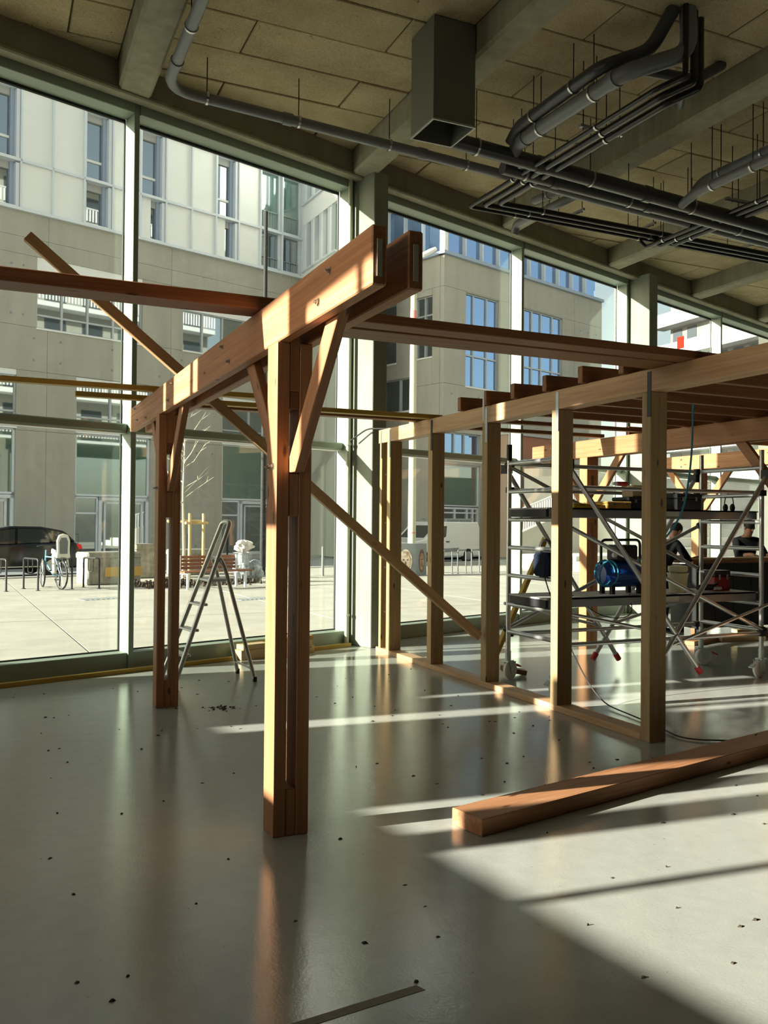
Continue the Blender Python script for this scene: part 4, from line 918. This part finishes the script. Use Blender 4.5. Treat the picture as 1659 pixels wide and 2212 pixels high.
def figure(px, py, face, lean, label, head_down, hands_z, name='person', sh=1.0):
    """adult standing at (px, py), facing angle face, torso leaning forward by lean metres at the shoulders"""
    f = Vector((math.cos(face), math.sin(face), 0)); s = Vector((-f.y, f.x, 0)); o = Vector((px, py, 0)); Z = Vector((0,0,1))
    chest = 1.36*sh-lean*.32; J = {}
    def put(k, a, b, z): J[k] = tuple(o+f*a+s*b+Z*z)
    put('pelvis', -lean*.15, 0, .94); put('waist', lean*.2, 0, 1.08); put('chest', lean*.7, 0, chest-.08); put('neck', lean*1.05, 0, chest+.10); put('head0', lean*1.2+.02, 0, chest+.20); put('head1', lean*1.35+.03, 0, chest+.30-head_down)
    E_ = [('pelvis','waist'),('waist','chest'),('chest','neck'),('neck','head0'),('head0','head1')]
    rad_ = dict(pelvis=(.155,.12), waist=(.15,.11), chest=(.17,.12), neck=.055, head0=(.078,.09), head1=(.075,.088)); parts = dict(pelvis='denim', waist='dark_cloth', chest='dark_cloth', neck='skin', head0='skin', head1='skin')
    for e, n_ in ((1,'l'),(-1,'r')):
        put('sh'+n_, lean*.85, e*.19, chest+.02); put('el'+n_, lean*.85+.16, e*.25, chest-.22); put('wr'+n_, lean*.85+.36, e*.17, hands_z+.03); put('ha'+n_, lean*.85+.43, e*.15, hands_z+.02)
        put('hip'+n_, -lean*.15, e*.10, .86); put('kn'+n_, .02, e*.11, .49); put('an'+n_, -.02, e*.11, .09); put('to'+n_, .14, e*.13, .045)
        E_ += [('chest','sh'+n_),('sh'+n_,'el'+n_),('el'+n_,'wr'+n_),('wr'+n_,'ha'+n_),('pelvis','hip'+n_),('hip'+n_,'kn'+n_),('kn'+n_,'an'+n_),('an'+n_,'to'+n_)]
        for k, r in (('sh',.075),('el',.050),('wr',.034),('ha',(.040,.022)),('hip',.10),('kn',.068),('an',.048),('to',(.045,.04))): rad_[k+n_] = r
        for k, m_ in (('sh','dark_cloth'),('el','dark_cloth'),('wr','skin'),('ha','skin'),('hip','denim'),('kn','denim'),('an','denim'),('to','black_plastic')): parts[k+n_] = m_
        fingers(J, E_, rad_, parts, 'ha'+n_, f, s*e, None)
    hd = (Vector(J['head0'])+Vector(J['head1']))/2
    look = f-Z*(.35+head_down*2)
    return person(name, J, E_, rad_, parts, label, hd+f*.01, look, 'hair')
figure(9.0, 10.02, rad(-6), .20, 'person in dark clothes leaning over the end of the workbench, seen past the end stud', .06, 1.10)
figure(11.28, 10.60, rad(-105), .10, 'person in a dark jacket standing upright at the far end of the workbench', .0, 1.12, sh=1.0)

# ------------------------------------------------------------------ out on the square
def ring(c, R, r, ax, k=24, m=6):
    q = Vector((0,0,1)).rotation_difference(Vector(ax)); c = Vector(c)
    return [c+q @ Vector((R*math.cos(2*math.pi*i/k), R*math.sin(2*math.pi*i/k), 0)) for i in range(k)]
GZ = -.02
# black car parked on the road
def carbody(mb, P, prof, w, d0, taper):
    n = len(prof); vs = []
    for (d, f) in ((d0, 0), (d0+.10, 1), (d0+w-.10, 1), (d0+w, 0)):
        for (a, z) in prof: vs.append(P.p(a, -(d), z))
    fs = []
    for k in range(3):
        for i in range(n): fs.append((k*n+i, k*n+(i+1)%n, (k+1)*n+(i+1)%n, (k+1)*n+i))
    fs += [tuple(range(n-1,-1,-1)), tuple(3*n+i for i in range(n))]
    return mb.add(vs, fs)
PC = Pl(fw(2.55, 17.2), G, -NV); RZ = -.09
t = thing('car', fw(4.8, 18, RZ), 'black hatchback parked on the street behind the bicycle', 'car')
low = [(.05,.25),(.02,.55),(.12,.78),(1.0,.93),(4.15,1.02),(4.36,.95),(4.40,.55),(4.33,.25)]
carbody(MB(), PC, [(a, z+RZ) for a, z in low], 1.78, 0, 0).build('body', 'car_black', t, bevel=.05)
cab_ = [(.95,.92),(1.75,1.40),(2.3,1.50),(3.2,1.49),(3.9,1.36),(4.28,1.02)]
carbody(MB(), PC, [(a, z+RZ) for a, z in cab_], 1.50, .14, 0).build('cabin', 'car_black', t, bevel=.05)
for poly in ([(1.22,.98),(1.82,1.36),(2.42,1.42),(2.42,.99)], [(2.50,.99),(2.50,1.43),(3.25,1.41),(3.45,1.02)], [(3.33,1.40),(3.80,1.31),(4.05,1.08),(3.52,1.03)]):
    MB().extr([(a, z+RZ) for a, z in poly], PC.p(0,-.135,0), G, (0,0,1), -NV, .012).build('side_window', 'car_glass', t)
MB().extr([(4.30,.80+RZ),(4.20,.98+RZ),(4.36,.95+RZ),(4.40,.82+RZ)], PC.p(0,-.02,0), G, (0,0,1), -NV, .03).build('tail_light', 'tail_red', t)
for a in (.05, 4.30): MB().extr([(a,.34+RZ),(a+.08,.34+RZ),(a+.08,.46+RZ),(a,.46+RZ)], PC.p(0,-.3,0), G, (0,0,1), NV, 1.2).build('bumper_trim', 'black_plastic', t)
PC.b('sill_strip', 'steel', t, 1.1, 3.3, -.012, .012, .30+RZ, .325+RZ)
for a in (.85, 3.45):
    for d in (-.10, -1.68):
        wh = MB().lathe([(.20,-.09),(.31,-.09),(.325,-.05),(.325,.05),(.31,.09),(.20,.09)], PC.p(a, d+.09 if d > -1 else d, .325+RZ), 20, NV).build('wheel', 'rubber', t, smooth=True)
        MB().lathe([(.02,-.02),(.19,-.015),(.20,.02),(.02,.03)], PC.p(a, (d+.09 if d > -1 else d)+(.09 if d > -1 else -.09), .325+RZ), 16, -NV).build('rim', 'zinc', wh, smooth=True)
# white van
PV = Pl(fw(20.15, 16.5), G, -NV)
t = thing('van', fw(22.3, 17.4, RZ), 'white panel van with a roof rack in front of the corner building', 'van')
vb = [(.03,.28),(.0,.70),(.15,.90),(1.05,1.05),(1.75,1.62),(2.1,1.76),(4.25,1.76),(4.36,1.5),(4.36,.28)]
carbody(MB(), PV, [(a, z+RZ) for a, z in vb], 1.8, 0, 0).build('body', 'van_white', t, bevel=.05)
MB().extr([(1.22,1.05+RZ),(1.76,1.55+RZ),(2.25,1.58+RZ),(2.2,1.14+RZ),(1.9,1.02+RZ)], PV.p(0,.002,0), G, (0,0,1), -NV, .01).build('side_window', 'car_glass', t)
ws = [PV.p(1.08,-.2,1.09+RZ), PV.p(1.70,-.2,1.59+RZ), PV.p(1.70,-1.6,1.59+RZ), PV.p(1.08,-1.6,1.09+RZ)]; up_ = Vector((0,0,.012))-Vector(G)*.012
MB().hexa([*[p for p in ws], *[p+up_ for p in ws]]).build('windscreen', 'car_glass', t)
MB().extr([(1.25,.50+RZ),(1.45,.62+RZ),(3.0,.66+RZ),(2.9,.50+RZ)], PV.p(0,.004,0), G, (0,0,1), -NV, .02).build('rub_strip', 'asphalt', t)
PV.b('door_handle', 'black_plastic', t, 2.2, 2.4, 0, .03, .90+RZ, .94+RZ)
for d in (-.25,-1.5): PV.b('rack_bar', 'zinc', t, 2.2, 4.2, d-.03, d+.03, 1.86+RZ, 1.90+RZ)
for a in (2.4, 3.2, 4.0): PV.b('rack_bar', 'zinc', t, a, a+.05, -1.55, -.2, 1.76+RZ, 1.90+RZ)
for a in (.85, 3.6):
    for d in (.0, -1.68):
        wh = MB().lathe([(.20,-.09),(.30,-.09),(.315,-.05),(.315,.05),(.30,.09),(.20,.09)], PV.p(a, d-.08, .315+RZ), 20, NV).build('wheel', 'rubber', t, smooth=True)
        MB().lathe([(.02,-.02),(.18,-.015),(.19,.02),(.02,.03)], PV.p(a, d+.015, .315+RZ), 16, -NV).build('rim', 'zinc', wh, smooth=True)

# cycle stands
def hoop(p, q, h, mat, label, group, n_in=True):
    p, q = Vector((*p, GZ)), Vector((*q, GZ)); Z = Vector((0,0,h))
    t = thing('cycle_stand', p, label, 'cycle stand', group)
    MB().tube(arc_path([p, p+Z, q+Z, q], .07, 5), .022, 10).build('hoop', mat, t, smooth=True)
    if n_in:
        a = p+(q-p)*.30; b = p+(q-p)*.62
        MB().tube(arc_path([a+Z, a+Z*.55, b+Z*.55, b+Z], .06, 5), .012, 8).build('locking_loop', mat, t, smooth=True)
    for e in (p, q): MB().lathe([(.05,0),(.05,.012),(.02,.014)], e, 12).build('base_plate', mat, t)
for k, (p, q) in enumerate((((.14,22.2),(.42,21.46)), ((.81,22.21),(1.09,21.52)), ((1.62,22.35),(1.84,21.72)), ((2.15,22.25),(2.45,21.68)))):
    hoop(p, q, .72, 'black_steel', 'dark cycle stand on the square, '+('first of the row', 'standing empty beside the child-seat bicycle', 'behind the child-seat bicycle', 'between the bicycle and the concrete block')[k], 'dark cycle stands')
for k in range(4):
    a = fw(15.75+.66*k, 10.35); b = fw(16.25+.66*k, 10.45)
    hoop((a.x,a.y), (b.x,b.y),   .76, 'bollard_grey', 'bare grey steel cycle stand in front of the white van, %s from the painted cabinet' % ORD[k], 'steel cycle stands', False)

# bicycle with child seat
bh = Vector((-.33,.94,0)).normalized(); b0 = Vector((1.60,21.62,GZ))
sd_ = Vector((bh.y,-bh.x,0)); t = thing('bicycle', b0, 'bicycle with a cream child seat parked among the cycle stands', 'bicycle')
def bp(a, s, z): return b0+bh*a+sd_*s+Vector((0,0,z))
for a, turn in ((0,0),(1.06,-.25)):
    ax = sd_+bh*turn
    w_ = MB().tube(ring(bp(a,0,.345), .325, .02, ax), .021, 8, closed=True).build('tyre', 'rubber', t, smooth=True)
    MB().tube(ring(bp(a,0,.345), .298, .02, ax), .009, 6, closed=True).build('rim', 'zinc', w_, smooth=True)
    q = Vector((0,0,1)).rotation_difference(ax.normalized()); mb = MB()
    for i in range(12): mb.tube([bp(a,0,.345), bp(a,0,.345)+q @ Vector((.296*math.cos(i*math.pi/6), .296*math.sin(i*math.pi/6), 0))], .0022, 4)
    sp = mb.build('spokes', 'steel', w_); sp['kind'] = 'stuff'
    MB().lathe([(.025,-.03),(.025,.03)], bp(a,0,.345), 10, ax).build('hub', 'zinc', w_)
for p, q, r in ((bp(.43,0,.32),bp(.27,0,.86),.016), (bp(.43,0,.32),bp(.92,0,.62),.019), (bp(.30,0,.74),bp(.90,0,.74),.017), (bp(.92,0,.60),bp(.88,0,.90),.018), (bp(.92,0,.60),bp(1.06,.04,.345),.013), (bp(0,.03,.345),bp(.43,.03,.32),.010), (bp(0,-.03,.345),bp(.43,-.03,.32),.010), (bp(0,.03,.345),bp(.30,.02,.74),.010), (bp(0,-.03,.345),bp(.30,-.02,.74),.010)):
    MB().tube([p,q], r, 8).build('frame_tube', 'bike_blue', t, smooth=True)
MB().tube(arc_path([bp(.72,-.28,1.0),bp(.86,-.10,1.02),bp(.86,.10,1.02),bp(.72,.28,1.0)], .08), .013, 8).build('handlebar', 'black_steel', t, smooth=True)
MB().ell(bp(.25,0,.90), .13,.08,.04,12,8,Matrix.Rotation(math.atan2(bh.y,bh.x),3,'Z')).build('saddle', 'black_plastic', t, smooth=True)
MB().lathe([(.09,-.006),(.09,.006)], bp(.43,.06,.32), 16, sd_).build('chainring', 'black_steel', t)
for e in (1,-1): MB().bar(bp(.43+.10*e,.07*e,.32-.12*e), bp(.43+.10*e,.16*e,.32-.12*e), .07, .02).build('pedal', 'black_plastic', t)
MB().bar(bp(-.22,0,.72), bp(.20,0,.72), .14, .015).build('luggage_rack', 'black_steel', t)
MB().tube([bp(-.36+.05*i,0,.345+.37*math.sin(.5+i*.28)) for i in range(7)], .012, 6).build('mudguard', 'black_plastic', t)
cs = MB().extr([(-.17,.0),(-.15,.16),(-.16,.40),(-.11,.53),(0,.57),(.11,.53),(.16,.40),(.15,.16),(.17,.0)], bp(-.10,0,.74), sd_, (0,0,1), bh, .045).build('child_seat', 'seat_cream', t, bevel=.015)
MB().extr([(-.09,.10),(-.10,.38),(-.06,.47),(.06,.47),(.10,.38),(.09,.10)], bp(-.112,0,.74), sd_, (0,0,1), bh, .012).build('back_pad', 'bollard_grey', cs)
MB().bar(bp(-.06,0,.78), bp(.22,0,.80), .30, .06).build('seat_pan', 'seat_cream', cs, bevel=.02)
for e in (1,-1):
    MB().bar(bp(.0,.15*e,.86), bp(.20,.15*e,.90), .04, .12).build('side_wing', 'seat_cream', cs, bevel=.015)
    MB().bar(bp(.10,.15*e,.80), bp(.02,.17*e,.38), .10, .05, up=sd_).build('leg_guard', 'seat_cream', cs, bevel=.012)

# bench, litter bin, tree, blocks
t = thing('park_bench', fw(7.0, 9.9, GZ), 'brown slatted bench facing the glazing, beside the wire litter bin', 'bench')
PBn = Pl(fw(6.05, 9.95), G, -NV)
for k in range(4): PBn.b('back_slat', 'bench_wood', t, 0, 1.80, -.02-.02*k, .015-.02*k, .46+.085*k+GZ, .53+.085*k+GZ)
for k in range(4): PBn.b('seat_slat', 'bench_wood', t, .02, 1.92, .06+.105*k, .15+.105*k, .40+GZ, .435+GZ)
for a in (.10, 1.70):
    PBn.b('leg', 'white_frame', t, a, a+.05, .40, .45, GZ, .40+GZ); PBn.b('leg', 'white_frame', t, a, a+.05, .0, .05, GZ, .80+GZ); PBn.b('bearer', 'white_frame', t, a, a+.05, .0, .47, .36+GZ, .40+GZ)
bc = fw(8.62, 10.95, GZ)
t = thing('litter_bin', bc, 'wire litter bin lined with a clear sack on the square', 'bin')
for z, r in ((.02,.21),(.40,.23),(.80,.25)): MB().tube(ring(bc+Vector((0,0,z)), r, .01, (0,0,1)), .009, 6, closed=True).build('wire_hoop', 'steel', t)
for i in range(16):
    a = i*math.pi/8; MB().tube([bc+Vector((.21*math.cos(a),.21*math.sin(a),0)), bc+Vector((.25*math.cos(a),.25*math.sin(a),.80))], .005, 5).build('wire', 'steel', t)
random.seed(5)
def lumpy(c, rx, ry, rz, amp, seed, k=18, m=12):
    random.seed(seed); mb = MB().ell(c, rx, ry, rz, k, m); c = Vector(c); ph = [random.uniform(0,6) for _ in range(6)]; out = []
    for v in mb.v:
        d = Vector(v)-c; a = math.atan2(d.y, d.x); z = d.z/max(rz,.01)
        f = 1+amp*(math.sin(3*a+ph[0]+2*z)+.6*math.sin(7*a+ph[1]-4*z)+.5*math.sin(11*a+ph[2]+6*z))/2
        out.append(tuple(c+Vector((d.x*f, d.y*f, d.z))))
    mb.v = out; return mb
lumpy(bc+Vector((0,0,.40)), .20,.20,.42, .3, 2, 30, 20).build('liner_sack', 'bag_clear', t, smooth=True)
tag(lumpy(bc+Vector((.02,0,.97)), .21,.16,.17, .6, 4, 34, 22).build('carrier_bag', 'bag_white', smooth=True), 'white carrier bag heaped on the wire litter bin', 'bag')
tag(lumpy(bc+Vector((.40,.12,.30)), .20,.18,.31, .4, 6, 30, 20).build('rubbish_sack', 'bag_clear', smooth=True), 'clear rubbish sack leaning against the wire litter bin', 'bag')
tr = fw(8.02, 13.0, GZ)
t = thing('young_tree', tr, 'bare young tree between wooden stakes on the square', 'tree')
trunk = [tr+Vector((.02*math.sin(z*2), 0, z)) for z in (0,.8,1.6,2.4,3.2,4.0,4.8,5.4)]
MB().tube(trunk, [.045,.042,.038,.033,.026,.02,.012,.005], 10).build('trunk', 'bark', t, smooth=True)
random.seed(21)
for i in range(22):
    z = 2.1+.145*i; a = random.uniform(0, 6.28) if i % 3 else random.choice((GA+random.uniform(-.7,.7), GA+3.1)); L = random.uniform(.35,.95)*(1.15-i*.022)
    d = Vector((math.cos(a), math.sin(a), 0)); p0 = tr+Vector((0,0,z)); p1 = p0+d*L*.45+Vector((0,0,L*.30)); p2 = p0+d*L+Vector((0,0,L*random.uniform(.45,1.2)))
    br = MB().tube([p0,p1,p2], [.019,.012,.004], 5).build('branch', 'bark', t)
    mb = MB()
    for q in range(3):
        f = random.uniform(.2,.9); s_ = p1+(p2-p1)*f; a2 = a+random.uniform(-1,1); l2 = random.uniform(.12,.35)
        mb.tube([s_, s_+Vector((math.cos(a2)*l2, math.sin(a2)*l2, l2*.7))], [.009,.003], 4)
    mb.build('twigs', 'bark', br)['kind'] = 'stuff'
t = thing('tree_stakes', fw(8.3, 13, GZ), 'round wooden tree stakes joined by cross rails around the young tree', 'tree stakes')
for s_, n_, h in ((7.74,13.2,1.80),(8.14,12.86,1.84),(8.66,13.0,1.84)):
    p = fw(s_, n_, GZ); MB().tube([p, p+Vector((0,0,h))], .045, 12).build('stake', 'stake_wood', t, smooth=True)
for p, q in ((fw(7.70,13.30,1.58),fw(8.36,12.78,1.58)), (fw(7.98,12.82,1.55),fw(8.82,13.06,1.55)), (fw(7.7,13.32,1.6),fw(8.75,13.25,1.6))): MB().tube([p,q], .038, 10).build('cross_rail', 'stake_wood', t, smooth=True)
mb = MB(); random.seed(9)
for i in range(420):
    a = random.random(); p = fw(5.6+3.3*a, 11.0+random.gauss(0,.33), GZ); h = random.uniform(.03,.16)*(1-abs(random.gauss(0,.4))*.5); w_ = random.uniform(.03,.09); r = random.uniform(0,3)
    mb.hexa([p+Vector((math.cos(r+k*1.57)*w_, math.sin(r+k*1.57)*w_, 0)) for k in range(4)]+[p+Vector((math.cos(r+k*1.57+.4)*w_*.4, math.sin(r+k*1.57+.4)*w_*.4, h)) for k in range(4)])
tag(mb.build('mulch', 'soil'), 'dark bark mulch scattered around the tree pit behind the bench', 'mulch', kind='stuff')
def block(s0, s1, n0, n1, h, label, band):
    t = thing('concrete_block', fw((s0+s1)/2, n0, GZ), label, 'block', 'concrete blocks')
    o = MB().fbox(s0, s1, n0, n1, GZ, h+GZ).build('block_body', 'planter_concrete', t, bevel=.03)
    MB().fbox(s0-.02, s1+.02, n0-.02, n1+.02, h+GZ-.16, h+GZ+.02).build('coping', 'planter_concrete', t, bevel=.04)
    if band: MB().fbox(s0+.45, s1+.006, n0-.012, n1, .18, .42).build('painted_band', 'ochre_band', t)
block(4.92, 6.35, 12.2, 12.9, .80, 'weathered concrete block with an ochre band behind the cycle stands', True)
block(7.05, 7.65, 13.9, 14.5, .95, 'pale concrete block behind the tree stakes', False)
block(8.7, 9.9, 14.6, 15.2, .75, 'concrete block by the kerb behind the bench', False)
for k, (s_, n_, h, m_, lab) in enumerate(((12.13,11.92,.86,'bollard_grey','slim grey bollard on the square by the concrete column'), (17.2,25.2,1.0,'black_steel','dark bollard against the opposite pavement'), (15.2,25.2,1.0,'black_steel','dark bollard near the shop window of the opposite building'), (18.9,14.9,1.0,'black_steel','dark bollard by the kerb in front of the white van'))):
    t = thing('bollard', fw(s_, n_, .02), lab, 'bollard', 'street bollards'); z0 = GZ if n_ < 15.8 else .02
    p = fw(s_, n_, z0); MB().tube([p, p+Vector((0,0,h))], .04, 12).build('shaft', m_, t, smooth=True); MB().ell(p+Vector((0,0,h)), .045,.045,.035,12,8).build('cap', m_, t, smooth=True)
# street lamps
p = fw(15.56, 11.6, GZ); t = thing('street_lamp', p, 'tall cream street lamp with a pink painted band and white lantern', 'street lamp')
MB().tube([p, p+Vector((0,0,10.3))], [.135,.095], 14).build('pole', 'cream_paint', t, smooth=True)
MB().tube([p+Vector((0,0,8.02)), p+Vector((0,0,8.55))], .108, 14).build('painted_band', 'pink_paint', t, smooth=True); MB().tube([p+Vector((0,0,1.28)), p+Vector((0,0,1.33))], .136, 14).build('painted_band', 'pink_paint', t, smooth=True)
MB().tube([p+Vector((0,0,10.2)), p+Vector(G)*.35+Vector((0,0,10.35))], .05, 10).build('arm', 'cream_paint', t, smooth=True)
lh = p+Vector(G)*.30+Vector((0,0,10.32)); ax = (Vector(G)*.82+Vector((0,0,.5))).normalized(); nn = ax.cross(Vector(NV)).normalized(); nn = nn if nn.z > 0 else -nn
lo = MB().extr([(0,-.13),(.25,-.2),(.72,-.18),(.78,-.1),(.78,.1),(.72,.18),(.25,.2),(0,.13)], lh, ax, NV, nn, .12).build('lantern', 'white_plastic', t, bevel=.03)
MB().extr([(.30,-.13),(.62,-.13),(.62,.13),(.30,.13)], lh-nn*.012, ax, NV, nn, .012).build('lens', 'lamp_glass', lo)
p = Vector((7.45,25.07,GZ)); t = thing('lamp_mast', p, 'slender dark mast on the square in front of the apartment building', 'mast')
MB().tube([p, p+Vector((0,0,10.85))], [.09,.055], 12).build('shaft', 'rubber', t, smooth=True); MB().lathe([(.16,0),(.16,.03),(.09,.05)], p, 14).build('base_plate', 'bollard_grey', t)
# painted cabinet
t = thing('utility_cabinet', fw(14.5, 10.6, GZ), 'dark street cabinet painted with two portraits, at the foot of the street lamp', 'cabinet')
c = fw(14.47, 10.28, 0); eL = (fw(13.92,10.62,0)-c); eR = (fw(15.14,10.50,0)-c)
poly = [c, c+eR, c+eR+eL, c+eL]; MB().prism([(q.x,q.y) for q in poly], GZ, .96+GZ).build('body', 'bollard_grey', t)
MB().prism([((q.x-c.x)*1.02+c.x, (q.y-c.y)*1.02+c.y) for q in poly], .96+GZ, .99+GZ).build('top_plate', 'bollard_grey', t)
for k, (e, w_) in enumerate(((eL,eL.length),(eR,eR.length))):
    ex = e.normalized(); nq = Vector((ex.y,-ex.x,0)); nq = -nq if nq.dot(NV) > 0 else nq; o = c+ex*(w_*.52)+Vector((0,0,.46))+nq*.002
    def oval(cx, cz, rx, rz, d, m_, nm, par): return MB().extr([(cx+rx*math.cos(i*.314), cz+rz*math.sin(i*.314)) for i in range(20)], o+nq*d, ex, (0,0,1), nq, .002).build(nm, m_, par)
    pt = oval(0, -.02, min(.21,w_*.42), .36, 0, 'brush_brown' if k else 'brush_cream', 'painted_portrait', t)
    oval(0, -.05, min(.15,w_*.33), .26, .004, 'brush_tan' if k else 'brush_cream', 'painted_face', pt)
    for ee in (-1,1): oval(ee*.06, .02, .03, .015, .006, 'hair', 'painted_eye', pt)
    oval(0, -.08, .018, .05, .006, 'brush_brown', 'painted_nose', pt); oval(0, -.17, .055, .02, .006, 'brush_brown', 'painted_mouth', pt)
# drain covers and low wall with railing
for k, (s_, n_) in enumerate(((3.55,8.5),(6.05,6.65))):
    t = thing('drain_cover', fw(s_, n_, GZ), 'slotted drain cover in the paving '+('in front of the cycle stands','in front of the bench')[k], 'drain cover', 'drain covers')
    MB().fbox(s_-.42, s_+.42, n_-.22, n_+.22, GZ-.02, GZ+.004).build('frame', 'asphalt', t)
    for q in range(7): MB().fbox(s_-.36+.11*q, s_-.31+.11*q, n_-.17, n_+.17, GZ+.004, GZ+.010).build('bar', 'bollard_grey', t)
t = thing('ramp_wall', fw(23.5, 12, 0), 'low concrete ramp wall with white railing seen past the scaffold', 'wall')
MB().extr([(0,0),(5,0),(5,2.55),(0,1.15)], fw(21.2,12.0,GZ), G, (0,0,1), NV, .25).build('wall', 'facade_concrete', t)
for q in range(34):
    s_ = .05+.145*q; z0 = 1.15+.28*s_; MB().bar(fw(21.2+s_,12.1,z0), fw(21.2+s_,12.1,z0+.82), .03, .03, up=(1,0,0)).build('baluster', 'white_panel', t)
MB().bar(fw(21.2,12.1,1.99), fw(26.2,12.1,3.39), .05, .05).build('handrail', 'white_panel', t)
